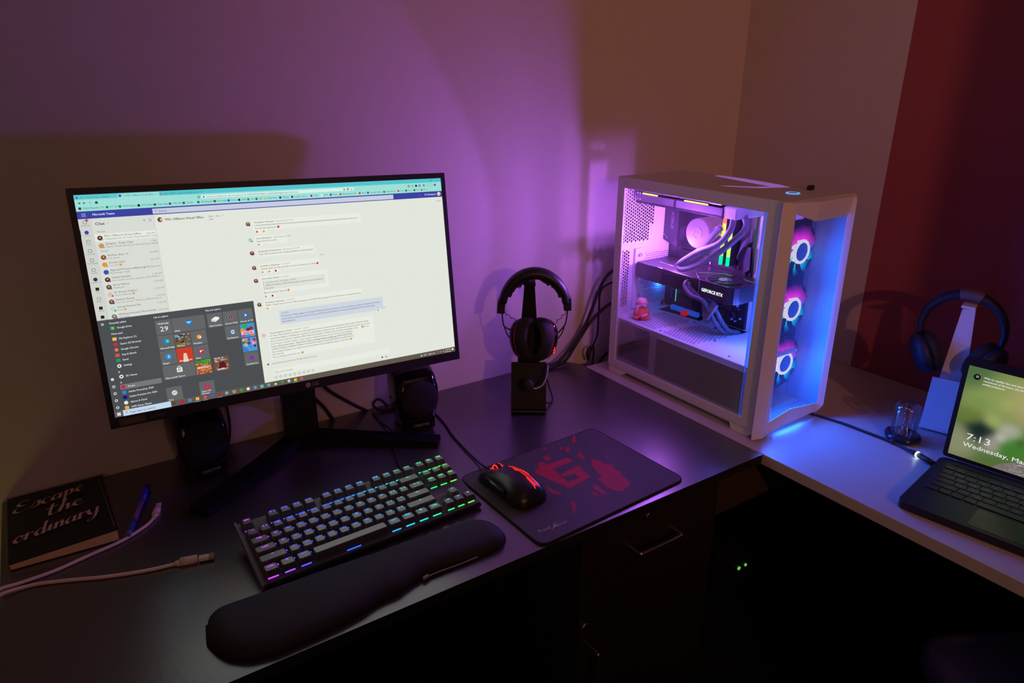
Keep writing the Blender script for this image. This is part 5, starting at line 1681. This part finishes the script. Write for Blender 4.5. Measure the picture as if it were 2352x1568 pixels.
# mouse
ms_ = empty('gaming_mouse', (-1.034, -.441, .0037), math.radians(3.5), label='black gaming mouse with glowing red strips on the mouse mat', cat='mouse')
B = wm(ms_)
q = MB()
rings = []
prof = [(-.066, .020, .006, .014), (-.062, .028, .010, .024), (-.050, .034, .012, .033), (-.030, .0355, .013, .0385), (-.008, .0325, .013, .0395), (.014, .031, .012, .0365), (.034, .0325, .010, .0300), (.050, .0325, .008, .0220), (.059, .029, .006, .0150), (.062, .024, .005, .0110)]
prof = [(a, b, c, d * .90) for a, b, c, d in prof]
for y, hw, zl, zh in prof:
    r = []
    for k in range(24):
        a = 2 * math.pi * k / 24
        cx__, sz = math.cos(a), math.sin(a)
        X = hw * (abs(cx__) ** .75) * (1 if cx__ > 0 else -1)
        Z = zl * .35 + (zh - zl * .35) * (abs(sz) ** .8) if sz > 0 else zl * .35 * (1 - abs(sz) ** .6)
        if sz > 0 and X < 0: Z *= 1.0
        r.append(B @ V((X, y, max(Z, 0))))
    rings.append(r)
q.loft(rings)
q.build('shell', mat('mouse_black', (.016, .016, .017), .32), ms_)


def mz(x, y):     # height of the mouse shell
    for (y0, h0, l0, z0), (y1, h1, l1, z1) in zip(prof, prof[1:]):
        if y0 <= y <= y1:
            t = (y - y0) / (y1 - y0)
            hw, zl, zh = h0 + (h1 - h0) * t, l0 + (l1 - l0) * t, z0 + (z1 - z0) * t
            c_ = min(.999, abs(x) / hw) ** (1 / .75)
            return zl * .35 + (zh - zl * .35) * (math.sqrt(1 - c_ * c_) ** .8)
    return .01


def strip(qq, xs, y0, y1, w_, n=10, up=.0006):
    vs = []
    for k in range(n + 1):
        y = y0 + (y1 - y0) * k / n
        xc = xs[0] + (xs[1] - xs[0]) * k / n
        for sx in (-1, 1):
            x_ = xc + sx * w_ / 2
            vs.append(B @ V((x_, y, mz(x_, y) + up)))
    qq.add(vs, [(2 * k, 2 * k + 1, 2 * k + 3, 2 * k + 2) for k in range(n)])


q = MB()
strip(q, (.0125, .0105), .026, -.052, .0016); strip(q, (.0175, .0170), .022, -.054, .0016); strip(q, (.0195, .0200), .004, -.022, .0042); strip(q, (.0085, .0075), -.030, -.056, .0016); strip(q, (.0105, .0105), .006, -.004, .004)
tag(q.build('light_strips', M['led_red'], ms_), 'glowing red circuit-like strips')
q = MB(); strip(q, (.0145, .0140), .024, -.052, .0030, up=.0003); q.build('dark_red_inlay', mat('inlay_red', (.12, .003, .003), .4, emit=(1, .01, .01), strength=.10), ms_)
q = MB()
strip(q, (.0245, .0265), .004, -.046, .0050, up=.0004); q.build('side_sheen_panel', mat('violet_gloss', (.10, .09, .22), .22), ms_)
q = MB(); FWh = B @ Matrix.Translation((0, .040, .0205)) @ Matrix.Rotation(math.pi / 2, 4, 'Y')
q.lathe([(.006, -.0045), (.0095, -.004), (.0102, -.0015), (.0102, .0015), (.0095, .004), (.006, .0045)], FWh, seg=24); q.build('scroll_wheel', M['black_soft'], ms_)
q = MB(); q.ring(FWh @ Matrix.Translation((0, 0, -.0045)), .0085, .0013, seg=20, sub=6); q.ring(FWh @ Matrix.Translation((0, 0, .0045)), .0085, .0013, seg=20, sub=6)
strip(q, (-.008, -.0085), .052, .040, .0035); strip(q, (.010, .0105), .050, .038, .0035)
tag(q.build('wheel_light', M['led_red'], ms_), 'glowing red light beside the wheel')
q = MB(); q.M = B
q.tube([(-.0335, .030, .017), (-.0365, .005, .021), (-.0355, -.025, .019)], .0042, seg=8); q.build('side_button', M['gloss'], ms_)

# ================================================================ NOTEBOOK, PEN, WHITE CABLE
nb = empty('notebook', (-1.684, -.121, 0), label='black notebook with gold script lettering at the left end of the desk', cat='notebook')
M['cover'] = mat('black_cover', (.006, .006, .007), .5)
M['pages'] = mat('cream_pages', (.85, .62, .36), .7, noise=.1, nscale=200)
a0, a1, b0_, b1_ = (-1.7530, -.221), (-1.6130, -.2265), (-1.6175, -.020), (-1.7560, -.016)
def slab(z0, z1, ins=0.0):
    c_ = [V((*p, 0)) for p in (a0, a1, b0_, b1_)]
    cc_ = sum(c_, V()) / 4
    c_ = [cc_ + (p - cc_) * (1 - ins) for p in c_]
    qq = MB()
    qq.add([(p.x, p.y, z) for p, z in zip(c_, z0)] + [(p.x, p.y, z) for p, z in zip(c_, z1)], [(3, 2, 1, 0), (4, 5, 6, 7), (0, 1, 5, 4), (1, 2, 6, 5), (2, 3, 7, 6), (3, 0, 4, 7)])
    return qq
slab((.0002,) * 4, (.0016,) * 4).build('back_cover', M['cover'], nb)
slab((.0017,) * 4, (.0105, .0195, .012, .0095), .015).build('page_block', M['pages'], nb)
slab((.0107, .0198, .0122, .0097), (.0122, .0213, .0137, .0112)).build('front_cover', M['cover'], nb)
M['gold'] = mat('gold_foil', (.85, .62, .34), .45)
o0 = V((-1.7530, -.221, .0126)); xh = (V((-1.6130, -.2265, .0217)) - o0).normalized(); yh = (V((-1.7560, -.016, .0116)) - o0)
NF = frame(o0, xh, yh) @ Matrix.Rotation(math.radians(9), 4, 'Z')
GL = {'E': (.85, [[(.78, .85), (.5, 1.0), (.25, .84), (.3, .62), (.55, .55), (.25, .48), (.1, .22), (.35, 0), (.8, .18)]]),
      's': (.48, [[(0, .1), (.3, .52), (.42, .3), (.3, .02), (.05, .04)], [(.35, .02), (.5, .1)]]), 'c': (.48, [[(.45, .42), (.25, .5), (.08, .25), (.25, 0), (.5, .1)]]),
      'a': (.6, [[(.45, .42), (.25, .5), (.08, .25), (.2, 0), (.42, .3), (.47, .48), (.45, .05), (.62, .1)]]), 'p': (.56, [[(.0, .3), (.15, .5), (.05, -.5)], [(.1, .2), (.3, .5), (.45, .3), (.3, .02), (.12, .1)], [(.3, .02), (.56, .1)]]),
      'e': (.48, [[(.0, .12), (.35, .35), (.25, .5), (.08, .25), (.25, 0), (.5, .12)]]), 't': (.42, [[(.2, 1.0), (.12, .15), (.25, 0), (.42, .1)], [(-.05, .62), (.42, .7)]]),
      'h': (.56, [[(.0, .1), (.22, .8), (.3, 1.0), (.2, .6), (.1, 0)], [(.12, .2), (.35, .5), (.42, .3), (.4, .03), (.56, .1)]]), 'o': (.5, [[(.25, .5), (.08, .25), (.25, 0), (.45, .25), (.28, .5), (.52, .4)]]),
      'r': (.44, [[(.0, .1), (.12, .52), (.1, .0)], [(.11, .2), (.25, .45), (.44, .40)]]), 'd': (.58, [[(.42, .4), (.25, .5), (.08, .25), (.22, 0), (.42, .25), (.5, 1.0), (.44, .05), (.6, .1)]]),
      'i': (.3, [[(.0, .1), (.15, .5), (.14, .05), (.3, .1)], [(.17, .68), (.19, .72)]]), 'n': (.52, [[(.0, .1), (.12, .5), (.1, 0)], [(.12, .2), (.32, .5), (.4, .35), (.38, .03), (.52, .1)]]),
      'y': (.6, [[(.05, .5), (.12, .15), (.3, .02), (.45, .25), (.5, .5), (.42, -.2), (.2, -.5), (.05, -.35), (.62, .1)]])}
for t, x, y, hgt, wd in (('Escape', .020, .142, .034, .104), ('the', .062, .097, .034, .052), ('ordinary', .010, .050, .034, .118)):
    q = MB()
    tot = sum(GL[c][0] for c in t); sx = wd / tot; cx = 0
    for c in t:
        adv, strokes = GL[c]
        for st_ in strokes:
            P_ = catmull([V((x + (cx + a) * sx + b * hgt * .22, y + b * hgt, 0)) for a, b in st_], 7)
            vs = []
            for i, p in enumerate(P_):
                d = (P_[min(i + 1, len(P_) - 1)] - P_[max(i - 1, 0)]).normalized()
                w_ = .0006 + .0022 * max(0, -d.y) ** 1.2
                n = V((.94, .34, 0)) * w_ if abs(d.y) > .3 else V((-d.y, d.x, 0)) * .0007
                vs += [NF @ V((*(p - n).xy, .0005)), NF @ V((*(p + n).xy, .0005))]
            q.add(vs, [(2 * i, 2 * i + 1, 2 * i + 3, 2 * i + 2) for i in range(len(P_) - 1)])
        cx += adv
    q.build('cover_word', M['gold'], nb, solid=.0002)
q = MB(); q.tube([(-1.6165, -.215, .0215), (-1.6205, -.12, .0178), (-1.624, -.03, .0140)], .0007, seg=5); q.build('edge_line', mat('line_grey', (.2, .18, .18), .5), nb)

pn = empty('ballpoint_pen', (-1.579, -.160, 0), label='blue-capped ballpoint pen lying beside the notebook', cat='pen')
A_, B_ = V((-1.5565, -.090, .006)), V((-1.6020, -.2290, .0055))
def pl_(t): return A_.lerp(B_, t)
q = MB(); q.cyl(pl_(.30), pl_(.97), .0046, .0043, seg=14); q.build('barrel', mat('clear_lilac_barrel', (.30, .16, .34), .25), pn)
q = MB(); q.cyl(pl_(.0), pl_(.33), .0052, .0056, seg=14); q.box(pl_(.14) + V((0, 0, .0065)), (.003, .036, .0016), R=Matrix.Rotation(-.316, 4, 'Z'), bev=.0005); q.build('cap', mat('blue_cap', (.03, .05, .55), .35), pn)
q = MB(); q.cyl(pl_(.70), pl_(.93), .00475, .0045, seg=14); q.cyl(pl_(.93), pl_(1.0), .0045, .003, seg=14); q.build('grip', mat('blue_grip', (.05, .14, .42), .4), pn)

uc = empty('usb_cable', (-1.62, -.26, 0), label='white USB cable doubled back over the left edge of the desk', cat='cable')
M['ivory'] = mat('ivory_cable', (.9, .74, .62), .5)
q = MB(); q.tube([(-1.84, -.300, -.06), (-1.80, -.278, -.015), (-1.772, -.266, .004), (-1.74, -.262, .0032), (-1.70, -.258, .003), (-1.655, -.245, .003), (-1.61, -.232, .003), (-1.575, -.210, .003), (-1.560, -.192, .003)], .0026)
q.tube([(-1.86, -.330, -.05), (-1.80, -.296, -.012), (-1.772, -.280, .004), (-1.73, -.276, .0032), (-1.69, -.290, .003), (-1.64, -.313, .003), (-1.59, -.330, .003), (-1.553, -.337, .003)], .0026)
q.build('cord', M['ivory'], uc)
q = MB(); q.cyl((-1.5615, -.195, .0035), (-1.5575, -.186, .0035), .0034, .0042); q.cyl((-1.5575, -.186, .0040), (-1.5515, -.168, .0045), .0058, .0052); q.box((-1.549, -.160, .0045), (.0075, .009, .0024), R=Matrix.Rotation(-.3, 4, 'Z')); q.build('plug', M['ivory'], uc)
q = MB(); q.cyl((-1.554, -.3368, .0035), (-1.547, -.339, .0040), .0036, .0048); q.cyl((-1.547, -.339, .0052), (-1.5245, -.345, .0052), .0062, .0060)
q.box((-1.516, -.3475, .0052), (.014, .0095, .0055), R=Matrix.Rotation(-.26, 4, 'Z'), bev=.001); q.mi = 1; q.box((-1.506, -.3502, .0054), (.007, .0105, .0042), R=Matrix.Rotation(-.26, 4, 'Z'))
q.build('plug', [M['ivory'], mat('metal_tip', (.5, .35, .3), .35, .7)], uc)

# ================================================================ GLASS JAR WITH ORNAMENT
gj = empty('glass_cloche', (-.277, -.712, 0), label='small glass cloche on a dark round base beside the laptop', cat='ornament')
B = wm(gj)
q = MB()
rings = []
for r, z in ((.030, .0), (.0325, .003), (.0335, .007), (.031, .0125), (.026, .0140)):
    rings.append([B @ V((r * (1 + .025 * math.sin(5 * a)) * math.cos(a), r * (1 + .025 * math.sin(5 * a)) * math.sin(a), z)) for a in [2 * math.pi * k / 36 for k in range(36)]])
q.loft(rings); q.build('base', mat('dark_glossy_base', (.02, .022, .05), .2), gj)
q = MB(); q.lathe([(.0235, .0125), (.0235, .066), (.0225, .072), (.018, .0755), (.010, .0768), (.0001, .077)], B, seg=36, cap=False); q.build('glass', clear_glass('thin_glass', (.93, .93, .96), .35, .08), gj)
q = MB(); q.M = B
q.tube([(.004, .002, .012), (.003, 0, .022), (.0, 0, .030)], [.004, .0025], seg=8)
q.tube([(0, 0, .028), (-.001, .0, .040), (.0005, 0, .050)], [.0042, .0025], seg=8); q.tube([(0, 0, .046), (-.006, -.003, .052), (-.011, -.004, .058)], [.0022, .0014], seg=6)
q.ell((-.0095, -.003, .0585), (.0065, .005, .0025), R=Matrix.Rotation(.3, 4, 'Y')); q.ell((.001, 0, .0535), (.0035, .0035, .004)); q.ell((-.005, .0, .036), (.0045, .003, .003)); q.ell((.006, .003, .018), (.005, .005, .007))
q.ell((.002, 0, .066), (.008, .007, .0035))
q.build('copper_figure', mat('copper_foil', (.55, .30, .32), .22, .9), gj)

# ================================================================ LAPTOP
th = .1534
Wd = V((math.sin(th), -math.cos(th), 0)); Dd = V((math.cos(th), math.sin(th), 0))
lo = V((-.5278, -.837, 0))
lp = bpy.data.objects.new('laptop', None); COL.objects.link(lp); lp.location = lo; lp.rotation_euler = (0, 0, math.atan2(Wd.y, Wd.x))
tag(lp, 'open black laptop showing a lock screen at the right edge of the frame', 'laptop')
LF = Matrix(((Wd.x, Dd.x, 0, lo.x), (Wd.y, Dd.y, 0, lo.y), (0, 0, 1, 0), (0, 0, 0, 1)))
M['lap'] = mat('black_magnesium', (.014, .013, .016), .45)
q = MB(); q.prism([(p[0] + .163, p[1] + .1085) for p in rrect(.326, .217, .010)], LF, .003, .0155, bev=.0015)
q.M = LF
for x in (.03, .29):
    for y in (.02, .195): q.cyl((x, y, 0), (x, y, .003), .007, seg=12)
q.build('base', M['lap'], lp)
q = MB(); q.M = LF; q.bb((.025, .196, .0145), (.30, .2175, .0165)); q.build('hinge', M['black'], lp)
q = MB(); q.M = LF; q.prism([(p[0] + .163, p[1] + .100) for p in rrect(.326, .196, .006)], Matrix(((1, 0, 0, 0), (0, .003, .9999, .2172), (0, .9999, -.003, .0155), (0, 0, 0, 1))), .0004, .0075)
lid = q.build('lid', M['lap'], lp)
LS = LF @ Matrix(((1, 0, 0, .163), (0, .003, -1, .2174), (0, 1, .003, .0255 + .087), (0, 0, 0, 1)))
S2 = Screen(LS, 1920, 1080, .310)
GX, GY = 64, 36
blobs = [(300, 300, 330, (150, 165, 95)), (600, 250, 260, (190, 175, 120)), (250, 700, 150, (20, 35, 40)), (500, 640, 130, (190, 185, 175)), (560, 780, 160, (70, 130, 50)), (800, 650, 160, (90, 130, 60)), (380, 800, 120, (175, 165, 155)), (700, 420, 140, (180, 150, 130)), (860, 380, 100, (25, 40, 55)), (760, 560, 90, (30, 45, 40)), (60, 900, 200, (150, 150, 120)), (100, 80, 200, (80, 110, 70)), (1200, 400, 400, (70, 110, 60)), (1500, 250, 400, (100, 120, 70)), (150, 550, 120, (110, 125, 60)), (900, 160, 220, (100, 130, 80)), (420, 330, 90, (175, 185, 100)), (640, 330, 80, (205, 175, 150)), (760, 300, 60, (40, 60, 60)), (330, 560, 100, (170, 185, 110)), (820, 480, 70, (150, 170, 90)), (450, 720, 70, (215, 210, 205)), (620, 720, 60, (60, 100, 45)), (180, 400, 110, (120, 150, 75)), (900, 560, 90, (90, 150, 80))]


def pic(x, y):
    acc = [90 * .08, 115 * .08, 60 * .08]; wt = .08
    for bx, by, r, c in blobs:
        w_ = math.exp(-((x - bx) ** 2 + (y - by) ** 2) / (r * r) * 2.6)
        for i in range(3): acc[i] += c[i] * w_
        wt += w_
    return lin([a / wt for a in acc])


idx = [[S2.q.bm.verts.new(S2.F @ V((*S2.P(i * 1920 / GX, j * 1080 / GY), 0))) for i in range(GX + 1)] for j in range(GY + 1)]
for j in range(GY):
    for i in range(GX):
        f = S2.q.bm.faces.new((idx[j + 1][i], idx[j + 1][i + 1], idx[j][i + 1], idx[j][i]))
        for l, (a, b) in zip(f.loops, ((i, j + 1), (i + 1, j + 1), (i + 1, j), (i, j))):
            l[S2.q.cl] = pic(a * 1920 / GX, b * 1080 / GY)
S2.poly([(1080, 1080), (1920, 1080), (1920, 700), (1500, 690), (1180, 720), (960, 790), (640, 930), (500, 1010), (430, 1080)], (130, 122, 118), 1)
for i in range(900):
    x = 460 + random.random() * 1440; y = 700 + random.random() * 370
    lim = 1010 - (x - 500) * .50 if x < 1100 else 735
    if y < lim + 8 or y > 1072: continue
    v_ = random.choice([70, 95, 160, 185, 205])
    wl = random.uniform(14, 60)
    S2.poly([(x, y), (x + wl, y - wl * .12), (x + wl, y - wl * .12 + 4), (x, y + 4)], (v_, v_ * .95, v_ * .93), 2)
S2.poly([(905, 800), (960, 690), (1060, 590), (1180, 530), (1300, 520), (1500, 600), (1500, 730), (1180, 722), (1000, 770)], (34, 36, 44), 3)
for k in range(9):
    S2.poly([(985 + k * 12, 680 - k * 22), (1300, 590 - k * 8), (1300, 594 - k * 8), (985 + k * 12, 686 - k * 22)], (96, 70, 74) if k % 2 else (70, 60, 80), 4)
S2.poly([(1060, 740), (1300, 660), (1300, 700), (1100, 742)], (110, 40, 60), 4)
WHT = (240, 244, 242)
S2.text(130, 812, '7:13', WHT, 110, 235, l=6)
S2.text(120, 912, 'Wednesday, March 29', WHT, 72, 800, l=6, bold=1.5)
S2.circ(95, 110, 34, (20, 25, 25), 5, 24); S2.circ(98, 106, 12, WHT, 6); S2.circ(98, 106, 8, (20, 25, 25), 7)
for i, t in enumerate(('With its reptilian face and claws', 'reminiscent of dinosaurs, this bird looks', 'awfully prehistoric.')):
    S2.text(160, 100 + i * 36, t, WHT, 30, (360, 450, 210)[i], l=6, bold=1)
S2.q.build('display', attr_glow('laptop_picture', .85), lid)
M['lapkey'] = mat('laptop_key', (.020, .019, .024), .35)
_kk = {}
for r in range(6):
    x = .018; n = 0
    ws = [[.0155] * 17, [.0172] * 13 + [.033], [.026] + [.0172] * 12 + [.0245], [.030] + [.0172] * 11 + [.0385], [.040] + [.0172] * 10 + [.047], [.0172] * 4 + [.095] + [.0172] * 6][r]
    for w_ in ws:
        y = .178 - r * .0185
        hgt = .011 if r == 0 else .0155
        key = (round(w_, 4), r == 0)
        if key not in _kk:
            qq = MB(); qq.prism(rrect(w_, hgt, .0015, 3), WM, 0, .0016, bev=.0004)
            oo = qq.build('key', M['lapkey']); _kk[key] = oo.data; bpy.data.objects.remove(oo)
        k_ = bpy.data.objects.new('key', _kk[key]); COL.objects.link(k_); k_.parent = lp
        k_.location = (x + w_ / 2, y, .0155)
        x += w_ + .0018
        if x > .31: break
for r, row in ((1, '`1234567890-='), (2, ' QWERTYUIOP[]'), (3, ' ASDFGHJKL;'), (4, ' ZXCVBNM,.')):
    x = .018
    ws = {1: [.0172] * 13, 2: [.026] + [.0172] * 12, 3: [.030] + [.0172] * 11, 4: [.040] + [.0172] * 10}[r]
    for w_, c in zip(ws, row):
        if c != ' ':
            kk = [k for k in lp.children if k.name.startswith('key') and abs(k.location.x - x - w_ / 2) < .001 and abs(k.location.y - (.178 - r * .0185)) < .001][0]
            q = MB(); q.text(c, LF @ Matrix.Translation((x + w_ / 2 - .002, .178 - r * .0185 - .002, .0172)), .0060)
            q.build('legend', mat('laptop_legend', (.30, .30, .36), .5) if 'll' not in M else M['ll'], kk)
            M['ll'] = kk.children[0].data.materials[0]
        x += w_ + .0018
q = MB(); q.M = LF; q.prism([(p[0] + .155, p[1] + .040) for p in rrect(.11, .062, .004)], WM, .0155, .0158); q.build('touchpad', mat('touchpad', (.018, .017, .021), .25), lp)

ch = empty('laptop_charger_cable', (-.33, -.66, 0), label='black charger cable with a small lit ring running to the laptop', cat='cable')
q = MB(); q.tube([(-.36, -.50, .004), (-.335, -.555, .004), (-.322, -.61, .004), (-.318, -.665, .004), (-.317, -.715, .005), (-.323, -.742, .006), (-.3295, -.762, .007)], .0026)
q.ell((-.3165, -.7145, .006), (.0055, .0075, .0055)); q.build('cord', M['cable'], ch)
q = MB(); q.cyl((-.327, -.754, .0075), (-.3315, -.769, .008), .0035, .0050, seg=14); q.cyl((-.3318, -.7715, .008), (-.344, -.806, .009), .0052, .0052, seg=14); q.build('connector', M['black'], ch)
q = MB(); q.cyl((-.3312, -.7688, .008), (-.3321, -.7718, .008), .0056, .0056, seg=18); tag(q.build('connector_light', glow('connector_white', (.75, .95, 1), 5.0), ch), 'small glowing white ring')

# ================================================================ CHAIR AND POWER UNIT UNDER THE DESKS
oc = empty('office_chair', (-.36, -1.14, FZ), math.radians(-30.8), label='dark blue padded office chair at the lower right under the pale desk', cat='chair')
M['navy_cloth'] = mat('navy_cloth', (.13, .12, .36), .7, noise=.2, nscale=200)
B = Matrix.Translation((-.43, -.87, -.28)) @ Matrix.Rotation(math.radians(-30.8), 4, 'Z')
q = MB(); rings = []
for z, d in ((-.075, .02), (-.07, .006), (-.05, 0), (-.02, .0), (-.006, .008), (0, .025)):
    rings.append([B @ V((x + .20, y - .20, z)) for x, y in rrect(.40 - 2 * d, .40 - 2 * d, .055, 6)])
q.loft(rings); q.build('seat', M['navy_cloth'], oc)
q = MB(); rings = []
for z, d in ((.0, .02), (.02, 0), (.20, 0), (.235, .02)):
    rings.append([B @ V((x + .20, y - .42, z)) for x, y in rrect(.38 - 2 * d, .06 - d, .028, 6)])
q.loft(rings); q.build('backrest', M['navy_cloth'], oc)
C_ = B @ V((.20, -.20, 0))
q = MB(); q.cyl((C_.x, C_.y, FZ + .06), (C_.x, C_.y, -.35), .028); q.cyl((C_.x, C_.y, FZ + .05), (C_.x, C_.y, FZ + .11), .045); q.build('gas_column', M['black'], oc)
for k in range(5):
    a = 2 * math.pi * k / 5
    e = V((C_.x + .27 * math.cos(a), C_.y + .27 * math.sin(a), FZ + .055))
    q = MB(); q.cyl((C_.x, C_.y, FZ + .09), e, .022, .014, seg=10); lg = q.build('leg', M['black'], oc)
    q = MB(); n = V((-math.sin(a), math.cos(a), 0)); c = V((e.x, e.y, FZ + .026)); q.cyl(c - n * .016, c + n * .016, .026, seg=18); q.build('caster', M['black_soft'], lg)
up = empty('power_backup_unit', (-.155, -.18, FZ), label='black power backup box with two green lights on the floor in the corner', cat='power unit')
q = MB(); q.bb((-.25, -.298, FZ), (-.09, -.125, FZ + .20), bev=.006); q.build('case', M['black'], up)
q = MB(); q.cyl((-.1488, -.2975, -.6406), (-.1488, -.3005, -.6406), .0055, seg=14); q.cyl((-.1201, -.2975, -.6409), (-.1201, -.3005, -.6409), .0045, seg=14); q.build('status_lights', M['led_green'], up)
